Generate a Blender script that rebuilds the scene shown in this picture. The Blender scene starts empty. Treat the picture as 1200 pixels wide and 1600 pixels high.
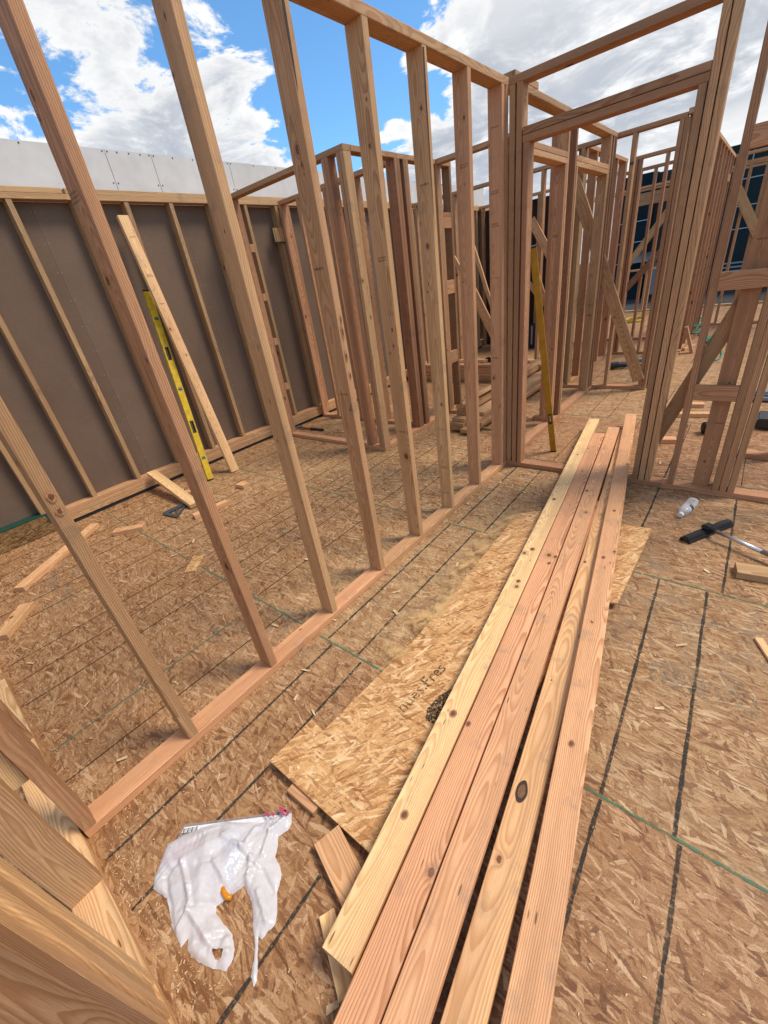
import bpy, bmesh, math, random
from mathutils import Vector, Matrix, noise as mn
from mathutils.geometry import delaunay_2d_cdt
random.seed(7)
S = bpy.context.scene
COL = S.collection
R = math.radians

# ------------------------------------------------------------------ camera
CX, CY, CZ = 1.3754, 0.2506, 1.5004
YAW, PIT, ROL, FPX = -0.75008, -0.505286, -0.157867, 642.016
Fw = Vector((math.sin(YAW)*math.cos(PIT), math.cos(YAW)*math.cos(PIT), math.sin(PIT)))
Rt = Vector((math.cos(YAW), -math.sin(YAW), 0)); Up = Rt.cross(Fw)
c_, s_ = math.cos(ROL), math.sin(ROL)
R2 = c_*Rt + s_*Up; U2 = -s_*Rt + c_*Up
cam = bpy.data.cameras.new('camera'); co = bpy.data.objects.new('camera', cam); COL.objects.link(co)
M = Matrix.Identity(4)
for i in range(3):
    M[i][0] = R2[i]; M[i][1] = U2[i]; M[i][2] = -Fw[i]; M[i][3] = (CX, CY, CZ)[i]
co.matrix_world = M
cam.sensor_fit = 'VERTICAL'; cam.sensor_height = 24; cam.lens = FPX/1600*24
cam.clip_start = 0.02; cam.clip_end = 2000
S.camera = co
S.render.resolution_x = 768; S.render.resolution_y = 1024
S.view_settings.view_transform = 'Standard'; S.view_settings.look = 'None'
S.view_settings.exposure = 0.22; S.view_settings.gamma = 1.0

# ------------------------------------------------------------------ node helper
class G:
    def __init__(s, nt): s.nt = nt
    def n(s, t, **k):
        a = s.nt.nodes.new(t)
        for q, v in k.items(): setattr(a, q, v)
        return a
    def put(s, sock, v):
        if v is None: return
        if isinstance(v, bpy.types.NodeSocket): s.nt.links.new(v, sock)
        else:
            if isinstance(v, tuple) and len(v) == 3 and sock.type == 'RGBA': v = v + (1,)
            sock.default_value = v
    def m(s, op, a, b=None, c=None, clamp=False):
        x = s.n('ShaderNodeMath', operation=op, use_clamp=clamp)
        s.put(x.inputs[0], a); s.put(x.inputs[1], b); s.put(x.inputs[2], c)
        return x.outputs[0]
    def v(s, op, a, b=None, sc=None):
        x = s.n('ShaderNodeVectorMath', operation=op)
        s.put(x.inputs[0], a); s.put(x.inputs[1], b)
        if sc is not None: s.put(x.inputs['Scale'], sc)
        return x.outputs['Value'] if op in ('DOT_PRODUCT', 'LENGTH', 'DISTANCE') else x.outputs[0]
    def comb(s, x, y, z):
        a = s.n('ShaderNodeCombineXYZ')
        for i, q in enumerate((x, y, z)): s.put(a.inputs[i], q)
        return a.outputs[0]
    def sep(s, v):
        a = s.n('ShaderNodeSeparateXYZ'); s.put(a.inputs[0], v); return a.outputs
    def sepc(s, v):
        a = s.n('ShaderNodeSeparateColor'); s.put(a.inputs[0], v); return a.outputs
    def mix(s, f, a, b, bt='MIX'):
        x = s.n('ShaderNodeMix', data_type='RGBA', blend_type=bt)
        s.put(x.inputs[0], f); s.put(x.inputs[6], a); s.put(x.inputs[7], b)
        return x.outputs[2]
    def noise(s, vec, sc, det=2, rough=.5, dim='3D', w=None, lac=2.0, dist=0):
        x = s.n('ShaderNodeTexNoise', noise_dimensions=dim)
        if dim != '1D': s.put(x.inputs['Vector'], vec)
        if w is not None: s.put(x.inputs['W'], w)
        s.put(x.inputs['Scale'], sc); s.put(x.inputs['Detail'], det); s.put(x.inputs['Roughness'], rough)
        s.put(x.inputs['Lacunarity'], lac); s.put(x.inputs['Distortion'], dist)
        return x.outputs['Fac']
    def vor(s, vec, sc=1, dim='3D', w=None, feat='F1', rnd=1):
        x = s.n('ShaderNodeTexVoronoi', voronoi_dimensions=dim, feature=feat)
        if dim != '1D': s.put(x.inputs['Vector'], vec)
        if w is not None: s.put(x.inputs['W'], w)
        s.put(x.inputs['Scale'], sc); s.put(x.inputs['Randomness'], rnd)
        return x.outputs
    def ss(s, v, a, b, lo=0., hi=1.):
        x = s.n('ShaderNodeMapRange', interpolation_type='SMOOTHSTEP')
        s.put(x.inputs[0], v); s.put(x.inputs[1], a); s.put(x.inputs[2], b); s.put(x.inputs[3], lo); s.put(x.inputs[4], hi)
        return x.outputs[0]
    def ramp(s, f, stops, interp='LINEAR'):
        x = s.n('ShaderNodeValToRGB'); s.put(x.inputs[0], f)
        r = x.color_ramp; r.interpolation = interp
        while len(r.elements) < len(stops): r.elements.new(.5)
        for e, (p, c) in zip(r.elements, stops): e.position = p; e.color = c + (1,)
        return x.outputs[0]
    def bump(s, h, st=.3, d=.002):
        x = s.n('ShaderNodeBump'); s.put(x.inputs['Height'], h); x.inputs['Strength'].default_value = st; x.inputs['Distance'].default_value = d
        return x.outputs[0]

def newmat(name):
    m = bpy.data.materials.new(name); m.use_nodes = True
    nt = m.node_tree; nt.nodes.clear()
    g = G(nt); out = g.n('ShaderNodeOutputMaterial'); b = g.n('ShaderNodeBsdfPrincipled')
    nt.links.new(b.outputs[0], out.inputs[0])
    return m, g, b, out
def setb(g, b, col, rough=.6, spec=.3, metal=0, normal=None):
    g.put(b.inputs['Base Color'], col); g.put(b.inputs['Roughness'], rough)
    b.inputs['Specular IOR Level'].default_value = spec; b.inputs['Metallic'].default_value = metal
    if normal: g.put(b.inputs['Normal'], normal)

# ------------------------------------------------------------------ world
W = bpy.data.worlds.new('World'); S.world = W; W.use_nodes = True
nt = W.node_tree; nt.nodes.clear(); g = G(nt)
SUN_EL, SUN_AZ = R(58), Vector((0.75, 0.55))      # light comes from the right and beyond, high up
sky = g.n('ShaderNodeTexSky', sky_type='NISHITA', sun_disc=False)
sky.sun_elevation = SUN_EL; sky.sun_rotation = math.atan2(SUN_AZ.x, SUN_AZ.y)
sky.altitude = 1200; sky.air_density = 1.0; sky.dust_density = .4; sky.ozone_density = 2.5
tc = g.n('ShaderNodeTexCoord').outputs['Generated']
D = g.v('NORMALIZE', tc)
dx, dy, dz = g.sep(D)[0:3]
den = g.m('ADD', g.m('MAXIMUM', dz, 0.0), .22)
P = g.comb(g.m('DIVIDE', dx, den), g.m('DIVIDE', dy, den), g.m('MULTIPLY', dz, 1.5))
n1 = g.noise(P, 3.0, 10, .60, lac=2.15, dist=.35)
n2 = g.noise(g.v('ADD', P, (3.1, 7.7, 1.3)), .8, 3, .5)
def blob(d, w0, w1):
    return g.ss(g.v('DOT_PRODUCT', D, d), math.cos(w1), math.cos(w0))
cov = g.m('MULTIPLY', g.m('SUBTRACT', n1, .5), 3.3)
for d, a, b_, amp in [((-.79, .49, .36), .10, .34, .42), ((-.70, .64, .30), .03, .17, .34), ((-.90, .31, .24), .02, .12, .40), ((-.72, .62, .22), .02, .13, .30), ((-.84, .47, .40), .1, .3, .05), ((-.58,.78,.236),.01,.08,-.2), ((-.60,.70,.36),.02,.12,-.35), ((-.28,.93,.17),.02,.10,-.35), ((-.33,.90,.29),.01,.07,-.38), ((-.19,.94,.29),.01,.08,-.36), ((-.12,.97,.2),.01,.07,-.3), ((-.42,.88,.22),.01,.05,-.35),
                      ((-.56, .80, .20), .02, .12, .40), ((-.515, .838, .16), .02, .12, .34), ((-.38, .87, .32), .10, .34, .52), ((-.20, .95, .22), .12, .42, .50), ((.15, .95, .3), .2, .7, .5),
                      ((-.884, .353, .306), .02, .10, -.34), ((-.83, .46, .262), .01, .10, -.40), ((-.645, .695, .33), .03, .13, -.40), ((-.655, .66, .41), .03, .16, -.3), ((-.60, .75, .30), .02, .1, -.26), ((-.49, .832, .26), .01, .06, -.30), ((-.515, .783, .37), .0, .07, -.35)]:
    cov = g.m('ADD', cov, g.m('MULTIPLY', blob(d, a, b_), amp))
mask = g.ss(cov, -.04, .17)
thick = g.ss(cov, .12, .60)
n3 = g.noise(g.v('ADD', P, (.055, .045, .04)), 3.0, 10, .60, lac=2.15, dist=.35)
rel = g.m('SUBTRACT', n1, n3)
br = g.m('ADD', g.m('MULTIPLY', rel, 4.0), .45, clamp=True)
grey = g.m('MULTIPLY', thick, g.ss(n2, .30, .62), clamp=True)
ccol = g.mix(grey, (8.1, 8.15, 8.2), (4.3, 4.7, 5.4))
ccol = g.mix(g.m('MULTIPLY', g.m('MULTIPLY', br, br), .75), ccol, (9.6, 9.6, 9.6))
skc = g.mix(1.0, sky.outputs[0], (1.2, 1.75, 1.95), 'MULTIPLY')
col = g.mix(mask, skc, ccol)
bg = g.n('ShaderNodeBackground'); g.put(bg.inputs[0], col); bg.inputs[1].default_value = .1
wo = g.n('ShaderNodeOutputWorld'); nt.links.new(bg.outputs[0], wo.inputs[0])

sun = bpy.data.lights.new('sun', 'SUN'); so = bpy.data.objects.new('sun', sun); COL.objects.link(so)
sun.energy = 2.9; sun.angle = R(18); sun.color = (1, .90, .76)
sd = Vector((SUN_AZ.x, SUN_AZ.y, 0)).normalized()*math.cos(SUN_EL) + Vector((0, 0, math.sin(SUN_EL)))
so.rotation_euler = sd.to_track_quat('Z', 'Y').to_euler()

# ------------------------------------------------------------------ materials
def wood_mat():
    m, g, b, out = newmat('sawn_lumber')
    oc = g.n('ShaderNodeTexCoord').outputs['Object']
    x, y, z = g.sep(oc)[0:3]
    oi = g.n('ShaderNodeObjectInfo'); tone, brt, seed = g.sepc(oi.outputs['Color'])[0:3]
    sd_ = g.m('MULTIPLY', seed, 97.)
    zs = g.m('ADD', z, sd_)
    # knots
    def knots(freq, smin, smax, prob, off):
        w = g.m('ADD', zs, off)
        o = g.vor(None, freq, '1D', w)
        r, gr, bl = g.sepc(o['Color'])[0:3]
        dzz = g.m('DIVIDE', o['Distance'], freq)
        xk = g.m('MULTIPLY', g.m('SUBTRACT', r, .5), .075)
        ddx = g.m('SUBTRACT', x, xk)
        kd = g.m('SQRT', g.m('ADD', g.m('MULTIPLY', ddx, ddx), g.m('MULTIPLY', g.m('MULTIPLY', dzz, dzz), .45)))
        wob = g.noise(oc, 120, 1); kd = g.m('ADD', kd, g.m('MULTIPLY', g.m('SUBTRACT', wob, .5), .004))
        sz = g.m('MULTIPLY_ADD', gr, smax-smin, smin)
        on = g.m('LESS_THAN', bl, prob)
        k = g.m('MULTIPLY', g.ss(g.m('DIVIDE', kd, sz), 1.0, .75), on)
        halo = g.m('MULTIPLY', g.ss(g.m('DIVIDE', kd, sz), 2.6, .9), on)
        infl = g.m('MULTIPLY', g.m('EXPONENT', g.m('MULTIPLY', g.m('DIVIDE', kd, g.m('MULTIPLY', sz, 2.2)), -1.0)), on)
        return k, halo, infl, kd
    k1, h1, i1, kd1 = knots(1.7, .004, .014, .28, 0.)
    k2, h2, i2, kd2 = knots(3.1, .0012, .0045, .24, 31.3)
    s1 = g.m('FRACT', g.m('MULTIPLY', sd_, 3.17)); s2 = g.m('FRACT', g.m('MULTIPLY', sd_, 7.31))
    wv1 = g.m('SUBTRACT', g.noise(None, 1.1, 2, .5, '1D', zs), .5)
    wv2 = g.m('SUBTRACT', g.noise(None, .9, 2, .5, '1D', g.m('ADD', zs, 55.)), .5)
    cx = g.m('ADD', g.m('MULTIPLY', g.m('SUBTRACT', s1, .5), .10), g.m('MULTIPLY', wv1, .06))
    cy = g.m('ADD', g.m('MULTIPLY_ADD', s2, -.07, -.012), g.m('MULTIPLY', wv2, .10))
    ax = g.m('SUBTRACT', x, cx); ay = g.m('SUBTRACT', y, cy)
    r = g.m('SQRT', g.m('ADD', g.m('MULTIPLY', ax, ax), g.m('MULTIPLY', ay, ay)))
    sv = g.comb(g.m('MULTIPLY', x, 30.), g.m('MULTIPLY', y, 30.), g.m('MULTIPLY', zs, 3.))
    r = g.m('ADD', r, g.m('MULTIPLY', g.m('SUBTRACT', g.noise(sv, 1, 3, .55), .5), .006))
    infl = g.m('ADD', g.m('MULTIPLY', i1, .02), g.m('MULTIPLY', i2, .007))
    r = g.m('ADD', r, infl)
    ph = g.m('FRACT', g.m('MULTIPLY', r, 185.))
    ring = g.m('MULTIPLY', g.ss(ph, .25, .88), g.ss(ph, 1.0, .93))
    fv = g.comb(g.m('MULTIPLY', x, 900.), g.m('MULTIPLY', y, 900.), g.m('MULTIPLY', zs, 14.))
    fib = g.noise(fv, 1, 3, .6)
    bv = g.comb(g.m('MULTIPLY', x, 22.), g.m('MULTIPLY', y, 22.), g.m('MULTIPLY', zs, 1.1))
    big = g.noise(bv, 1, 2, .5)
    lite = g.mix(tone, (.80, .55, .265), (.75, .385, .20))
    dark = g.mix(tone, (.45, .215, .062), (.40, .13, .045))
    # heartwood / sapwood drift along the board
    hw = g.ss(g.noise(g.comb(g.m('MULTIPLY', x, 9.), g.m('MULTIPLY', y, 9.), g.m('MULTIPLY', zs, .5)), 1, 2), .5, .66)
    lite = g.mix(g.m('MULTIPLY', hw, .55), lite, (.60, .33, .17))
    c = g.mix(g.m('MULTIPLY', ring, g.m('MULTIPLY_ADD', s1, .3, .42)), lite, dark)
    c = g.mix(g.m('MULTIPLY', g.ss(fib, .35, .75), .48), c, g.mix(.5, dark, (.33, .18, .09)))
    hair = g.noise(g.comb(g.m('MULTIPLY', x, 420.), g.m('MULTIPLY', y, 420.), g.m('MULTIPLY', zs, 3.5)), 1, 4, .7)
    c = g.mix(g.m('MULTIPLY', g.ss(hair, .56, .72), .38), c, (.24, .115, .055))
    c = g.mix(g.m('MULTIPLY', g.ss(hair, .42, .28), .28), c, (.78, .60, .40))
    c = g.mix(1.0, c, g.ramp(big, [(0.2, (.74, .72, .70)), (.6, (1, 1, 1)), (.9, (1.12, 1.1, 1.06))]), 'MULTIPLY')
    c = g.mix(g.m('MULTIPLY', h1, .45), c, (.33, .15, .06))
    kr = g.m('FRACT', g.m('MULTIPLY', kd1, 420.))
    kcol = g.mix(kr, (.10, .035, .012), (.23, .09, .035))
    c = g.mix(k1, c, kcol)
    c = g.mix(g.m('MULTIPLY', h2, .3), c, (.3, .13, .05))
    c = g.mix(g.m('MULTIPLY', k2, .9), c, (.09, .035, .015))
    # pitch pockets, nail holes, grime
    pv = g.comb(g.m('MULTIPLY', x, 60.), g.m('MULTIPLY', y, 60.), g.m('MULTIPLY', zs, 9.))
    po = g.vor(pv, 1.0)
    pit = g.m('MULTIPLY', g.ss(po['Distance'], .16, .09), g.m('LESS_THAN', g.sepc(po['Color'])[0], .14))
    c = g.mix(g.m('MULTIPLY', pit, .8), c, (.05, .025, .012))
    gr = g.ss(g.noise(oc, 9, 6, .72), .52, .70)
    c = g.mix(g.m('MULTIPLY', gr, .34), c, (.22, .16, .12))
    nx, ny, nz = g.sep(g.n('ShaderNodeTexCoord').outputs['Normal'])[0:3]
    end = g.m('GREATER_THAN', g.m('ABSOLUTE', nz), .8)
    c = g.mix(g.m('MULTIPLY', end, .35), c, (.36, .22, .11))
    vb = g.m('MULTIPLY', brt, 1.30)
    c = g.mix(1.0, c, g.comb(vb, vb, vb), 'MULTIPLY')
    h = g.m('ADD', g.m('MULTIPLY', ring, .5), g.m('ADD', fib, g.m('MULTIPLY', k1, .6)))
    setb(g, b, c, .62, .28, 0, g.bump(h, .45, .0012))
    return m
WOOD = wood_mat()

def osb_mat(name, pal, dirt=.0, floor=False, scale=1., edge_on=False, rot=0):
    m, g, b, out = newmat(name)
    oc = g.n('ShaderNodeTexCoord').outputs['Object']
    x, y, z = g.sep(oc)[0:3]
    if edge_on: x, y = y, z
    warp = g.m('ADD', g.m('MULTIPLY', g.m('SUBTRACT', g.noise(oc, 22, 2), .5), .014), g.m('MULTIPLY', g.m('SUBTRACT', g.noise(oc, 160, 2), .5), .004))
    base = g.noise(oc, 30, 3)
    c = g.ramp(base, [(.3, pal[0]), (.7, pal[1])])
    hgt = None
    angs = [(-34, .045, .007), (21, .065, .010), (68, .035, .008), (-12, .085, .014), (6, .06, .007), (38, .045, .012), (-22, .075, .006), (-62, .04, .009), (13, .07, .010), (-4, .05, .0045)]
    H = base
    for i, (a, L, w) in enumerate(angs):
        a += rot
        ca, sa = math.cos(R(a)), math.sin(R(a))
        u = g.m('ADD', g.m('MULTIPLY', x, ca), g.m('MULTIPLY', y, sa))
        v = g.m('ADD', g.m('ADD', g.m('MULTIPLY', x, -sa), g.m('MULTIPLY', y, ca)), warp)
        L *= scale; w *= scale
        vec = g.comb(g.m('MULTIPLY', u, 1/L), g.m('MULTIPLY', v, 1/w), i*3.7)
        o = g.vor(vec, 1.0, '2D')
        r0, r1, r2 = g.sepc(o['Color'])[0:3]
        edge = g.ss(o['Distance'], .62, .48)
        on = g.m('MULTIPLY', g.m('GREATER_THAN', r0, .66 if i < 8 else .8), edge)
        col = g.ramp(r1, [(0, pal[2]), (.22, pal[0]), (.5, pal[1]), (.8, pal[3]), (1, pal[4])])
        if i % 2 == 1 or i == 4:
            f = g.noise(g.comb(g.m('MULTIPLY', u, 22.), g.m('MULTIPLY', v, 620.), r2), 1, 2, .6, '2D')
            col = g.mix(1.0, col, g.ramp(f, [(.25, (.66, .62, .58)), (.7, (1.14, 1.12, 1.1))]), 'MULTIPLY')
        # thin shadow gap round each strand
        rim = g.m('MULTIPLY', g.m('SUBTRACT', g.ss(o['Distance'], .74, .56), edge), g.m('GREATER_THAN', r0, .66 if i < 8 else .8))
        c = g.mix(g.m('MULTIPLY', rim, .5), c, pal[2])
        c = g.mix(g.m('MULTIPLY', on, .84), c, col)
        H = g.mix(on, H, g.comb(r2, r2, r2))
    fine = g.noise(oc, 260, 3, .65)
    c = g.mix(1.0, c, g.ramp(fine, [(.3, (.74, .70, .66)), (.7, (1.12, 1.12, 1.12))]), 'MULTIPLY')
    stk = g.noise(g.comb(g.m('MULTIPLY', g.m('ADD', x, g.m('MULTIPLY', warp, 6.)), 16.), g.m('MULTIPLY', g.m('ADD', y, g.m('MULTIPLY', warp, 2.)), 110.), 0.), 1, 4, .62)
    c = g.mix(g.m('MULTIPLY', g.ss(stk, .54, .66), .55), c, g.mix(.5, pal[2], (.20, .075, .03)))
    c = g.mix(g.m('MULTIPLY', g.ss(stk, .42, .30), .40), c, pal[4])
    rough = .62
    if floor:
        # traffic dirt
        d1 = g.noise(oc, 1.3, 6, .62); d2 = g.noise(oc, 14, 4, .6)
        dm = g.m('MULTIPLY', g.ss(d1, .50, .70), g.ss(d2, .35, .6))
        c = g.mix(g.m('MULTIPLY', dm, .30), c, (.30, .20, .115))
        # damp grey scuffs
        def zone(cx, cy, rx, ry):
            a = g.m('DIVIDE', g.m('SUBTRACT', x, cx), rx); b2 = g.m('DIVIDE', g.m('SUBTRACT', y, cy), ry)
            return g.ss(g.m('ADD', g.m('MULTIPLY', a, a), g.m('MULTIPLY', b2, b2)), 1.0, .1)
        sc = None
        for q in [(.1, 3.15, .45, .5), (1.25, 3.05, .5, .5), (.35, 2.9, .5, .6), (1.4, 2.0, .8, .5), (-.3, .95, .7, .35), (.1, 1.7, .5, .7), (-2.0, .5, .7, .3), (1.1, 2.6, .35, .7)]:
            zz = zone(*q); sc = zz if sc is None else g.m('MAXIMUM', sc, zz)
        sc = g.m('MULTIPLY', sc, g.ss(g.noise(oc, 8, 5, .7), .42, .66))
        c = g.mix(g.m('MULTIPLY', sc, .42), c, (.20, .145, .095))
        # fine sawdust lying on the deck beside the cut sheet and along the plates
        du = None
        for q in [(.36, 1.75, .22, 1.0), (.30, 2.3, .3, .6), (-.12, 1.4, .3, 1.3), (.12, 1.7, .16, 1.3), (.6, 5.2, .9, .9), (1.0, 6.5, 1.4, 1.5), (-2.2, 2.4, .9, .9), (.45, 4.2, .5, .8)]:
            zz = zone(*q); du = zz if du is None else g.m('MAXIMUM', du, zz)
        du = g.m('MULTIPLY', du, g.ss(g.noise(oc, 12, 6, .7), .40, .62))
        c = g.mix(g.m('MULTIPLY', g.m('MULTIPLY', du, g.ss(fine, .35, .6)), .5), c, g.mix(fine, (.54, .34, .16), (.72, .49, .25)))
        # factory ink marks, faded
        ink = None
        for (x0, y0, x1, y1) in [(1.34, 1.64, 1.68, 1.74), (-2.3, .42, -1.8, .50), (-1.1, 1.62, -.7, 1.72), (-.75, 1.66, -.15, 1.74), (-2.05, .40, -1.65, .47)]:
            bx = g.m('MULTIPLY', g.m('GREATER_THAN', x, x0), g.m('LESS_THAN', x, x1))
            by = g.m('MULTIPLY', g.m('GREATER_THAN', y, y0), g.m('LESS_THAN', y, y1))
            q = g.m('MULTIPLY', bx, by); ink = q if ink is None else g.m('ADD', ink, q, clamp=True)
        lt = g.vor(g.comb(g.m('MULTIPLY', x, 46.), g.m('MULTIPLY', y, 32.), 0.), 1, '2D')
        ink = g.m('MULTIPLY', ink, g.m('MULTIPLY', g.ss(lt['Distance'], .5, .35), g.ss(g.noise(oc, 70, 3, .7), .40, .6)))
        c = g.mix(g.m('MULTIPLY', ink, .6), c, (.08, .085, .07))
    if floor:
        row = g.m('FLOOR', g.m('DIVIDE', g.m('SUBTRACT', y, 1.10), 1.2065))
        cl_ = g.m('FLOOR', g.m('DIVIDE', g.m('ADD', g.m('ADD', x, .49), g.m('MULTIPLY', g.m('MODULO', row, 2.), 1.22)), 2.44))
        wn = g.n('ShaderNodeTexWhiteNoise', noise_dimensions='2D'); g.put(wn.inputs['Vector'], g.comb(row, cl_, 0.))
        pt = g.m('MULTIPLY_ADD', wn.outputs['Value'], .13, .93)
        c = g.mix(1.0, c, g.comb(pt, g.m('MULTIPLY', pt, pt), g.m('MULTIPLY', pt, pt)), 'MULTIPLY')
    hh = g.m('ADD', g.sepc(H)[0], g.m('MULTIPLY', fine, .6))
    setb(g, b, c, rough, .3, 0, g.bump(hh, .5, .0016))
    return m
PAL_F = [(.32, .155, .062), (.42, .232, .105), (.15, .058, .022), (.50, .295, .145), (.64, .43, .245)]
PAL_N = [(.54, .285, .11), (.74, .425, .18), (.33, .13, .04), (.84, .53, .25), (.92, .68, .38)]
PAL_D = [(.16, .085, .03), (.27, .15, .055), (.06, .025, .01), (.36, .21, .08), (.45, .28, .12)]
OSBF = osb_mat('worn_osb_deck', PAL_F, floor=True, scale=1.35)
OSBN = osb_mat('fresh_osb', PAL_N, scale=1.5, rot=62)
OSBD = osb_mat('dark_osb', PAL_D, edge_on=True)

def plain(name, col, rough=.5, spec=.4, metal=0, nscale=60, namt=.15, bump=0):
    m, g, b, out = newmat(name)
    oc = g.n('ShaderNodeTexCoord').outputs['Object']
    n = g.noise(oc, nscale, 4, .6)
    lo = tuple(c*(1-namt) for c in col); hi = tuple(min(1, c*(1+namt)) for c in col)
    c = g.ramp(n, [(.3, lo), (.7, hi)])
    setb(g, b, c, rough, spec, metal, g.bump(n, bump, .001) if bump else None)
    return m
def sheath():
    m, g, b, out = newmat('brown_sheathing')
    oc = g.n('ShaderNodeTexCoord').outputs['Object']
    n = g.noise(oc, 2.2, 4, .55); n2 = g.noise(oc, 70, 3, .6)
    c = g.ramp(n, [(.3, (.155, .100, .066)), (.7, (.185, .122, .082))])
    c = g.mix(1., c, g.ramp(n2, [(.3, (.93, .93, .93)), (.7, (1.06, 1.06, 1.06))]), 'MULTIPLY')
    sp = g.vor(oc, 3.3); k = g.m('MULTIPLY', g.ss(sp['Distance'], .028, .014), g.m('LESS_THAN', g.sepc(sp['Color'])[0], .4))
    c = g.mix(g.m('MULTIPLY', k, .6), c, (.38, .33, .28))
    st = g.noise(g.comb(g.m('MULTIPLY', g.sep(oc)[1], 14.), 0., g.m('MULTIPLY', g.sep(oc)[2], 2.)), 1, 3)
    c = g.mix(g.m('MULTIPLY', g.ss(st, .6, .75), .18), c, (.25, .19, .15))
    yy = g.sep(oc)[1]; zz = g.sep(oc)[2]
    fy = g.m('ABSOLUTE', g.m('SUBTRACT', g.m('FRACT', g.m('DIVIDE', g.m('ADD', yy, .17), 1.22)), .5))
    c = g.mix(g.m('MULTIPLY', g.m('LESS_THAN', fy, .0015), .4), c, (.04, .028, .02))
    fz = g.m('ABSOLUTE', g.m('SUBTRACT', g.m('FRACT', g.m('DIVIDE', zz, .203)), .5))
    st2 = g.m('MULTIPLY', g.m('LESS_THAN', g.m('ABSOLUTE', g.m('SUBTRACT', fy, .012)), .0035), g.m('LESS_THAN', fz, .02))
    c = g.mix(g.m('MULTIPLY', st2, .5), c, (.34, .28, .22))
    pn = g.m('FLOOR', g.m('DIVIDE', g.m('ADD', yy, .78), 1.22)); w2 = g.n('ShaderNodeTexWhiteNoise', noise_dimensions='1D'); g.put(w2.inputs['W'], pn)
    pv2 = g.m('MULTIPLY_ADD', w2.outputs['Value'], .12, .94); c = g.mix(1., c, g.comb(pv2, pv2, pv2), 'MULTIPLY')
    setb(g, b, c, .75, .25, 0, g.bump(n2, .2, .001)); return m
SHEATH = sheath()
SHEATH2 = None
def gyp():
    m, g, b, out = newmat('white_gypsum')
    oc = g.n('ShaderNodeTexCoord').outputs['Object']
    n = g.noise(oc, 3, 5, .6)
    c = g.ramp(n, [(.3, (.55, .52, .485)), (.65, (.68, .65, .615))])
    n2 = g.noise(oc, 14, 4, .7); c = g.mix(g.m('MULTIPLY', g.ss(n2, .6, .8), .25), c, (.42, .38, .34))
    setb(g, b, c, .8, .2); return m
GYP = gyp()
BLACK = plain('black_rubber', (.015, .015, .016), .55, .4)
BLACKP = plain('black_plastic', (.022, .022, .024), .35, .5)
ALU = plain('brushed_aluminium', (.62, .63, .64), .32, .5, .85, 200, .08)
STEEL = plain('dull_steel', (.16, .18, .20), .38, .5, .7, 90, .3)
YEL = plain('yellow_paint', (.62, .40, .015), .38, .5, 0, 25, .22)
YELD = plain('ochre_paint', (.40, .20, .008), .4, .5, 0, 18, .2)
TEAL = plain('teal_plastic', (.0, .20, .22), .4)
REDP = plain('red_grip', (.42, .03, .02), .4)
NAVY = plain('navy_cladding', (.006, .017, .026), .8, .15, 0, 3, .25)
NAVY2 = plain('slate_cladding', (.014, .025, .031), .8, .15, 0, 3, .2)
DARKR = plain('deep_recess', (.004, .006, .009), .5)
WLINE = plain('pale_joint', (.38, .43, .45), .6)
AWN = plain('grey_blue_metal', (.22, .27, .32), .4, .5, .3)
ASPH = plain('asphalt', (.05, .05, .05), .9, .2, 0, 8, .3)
GREENP = plain('green_tape', (.012, .06, .04), .5)
WHITEP = plain('white_label', (.78, .78, .78), .5)
LEAF = plain('leaf_green', (.05, .10, .035), .6)
CORDG = plain('green_rubber_cord', (.02, .20, .13), .5)
CORDY = plain('yellow_rubber_cord', (.55, .38, .03), .5)
AMBER = plain('amber_plastic', (.62, .22, .01), .3)
PINK = plain('pink_wrap', (.75, .28, .42), .5)
BLUEW = plain('blue_wrap', (.12, .30, .65), .5)
REDW = plain('red_print', (.42, .06, .10), .5)
PALEW = plain('bare_concrete_edge', (.36, .35, .34), .8)
CHIP = plain('wood_chips', (.62, .44, .24), .7, .2, 0, 40, .35)
KN3 = plain('knot_ring_red', (.42, .20, .10), .6, .3, 0, 260, .5); KN4 = plain('knot_heart_red', (.17, .07, .032), .55, .3, 0, 300, .5)
KN1 = plain('knot_ring', (.05, .028, .016), .6, .3, 0, 260, .6); KN2 = plain('knot_heart', (.17, .085, .04), .55, .3, 0, 300, .6)
NAILM = plain('nail_steel', (.05, .045, .04), .5, .5, .6)

def ink_mat(name, col, lo, hi, sc=55):
    m, g, b, out = newmat(name)
    oc = g.n('ShaderNodeTexCoord').outputs['Object']
    n = g.noise(oc, sc, 4, .75); n2 = g.noise(oc, 5, 3, .6)
    a = g.m('MULTIPLY', g.ss(n, lo, hi), g.ss(n2, .25, .6, .45, 1.), clamp=True)
    setb(g, b, col, .8, .1)
    tr = g.n('ShaderNodeBsdfTransparent'); mx = g.n('ShaderNodeMixShader')
    g.put(mx.inputs[0], a); g.nt.links.new(tr.outputs[0], mx.inputs[1]); g.nt.links.new(b.outputs[0], mx.inputs[2])
    g.nt.links.new(mx.outputs[0], out.inputs[0]); return m
INK = ink_mat('black_line_ink', (.045, .042, .036), .26, .58, 110)
INKT = ink_mat('thin_line_ink', (.06, .035, .015), .18, .36)
INKG = ink_mat('green_edge_ink', (.10, .20, .12), .30, .55)
INKS = ink_mat('stamp_ink', (.03, .032, .028), .40, .56, 120)
INKW = ink_mat('lumber_stamp_ink', (.03, .025, .02), .42, .58, 300)

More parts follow.
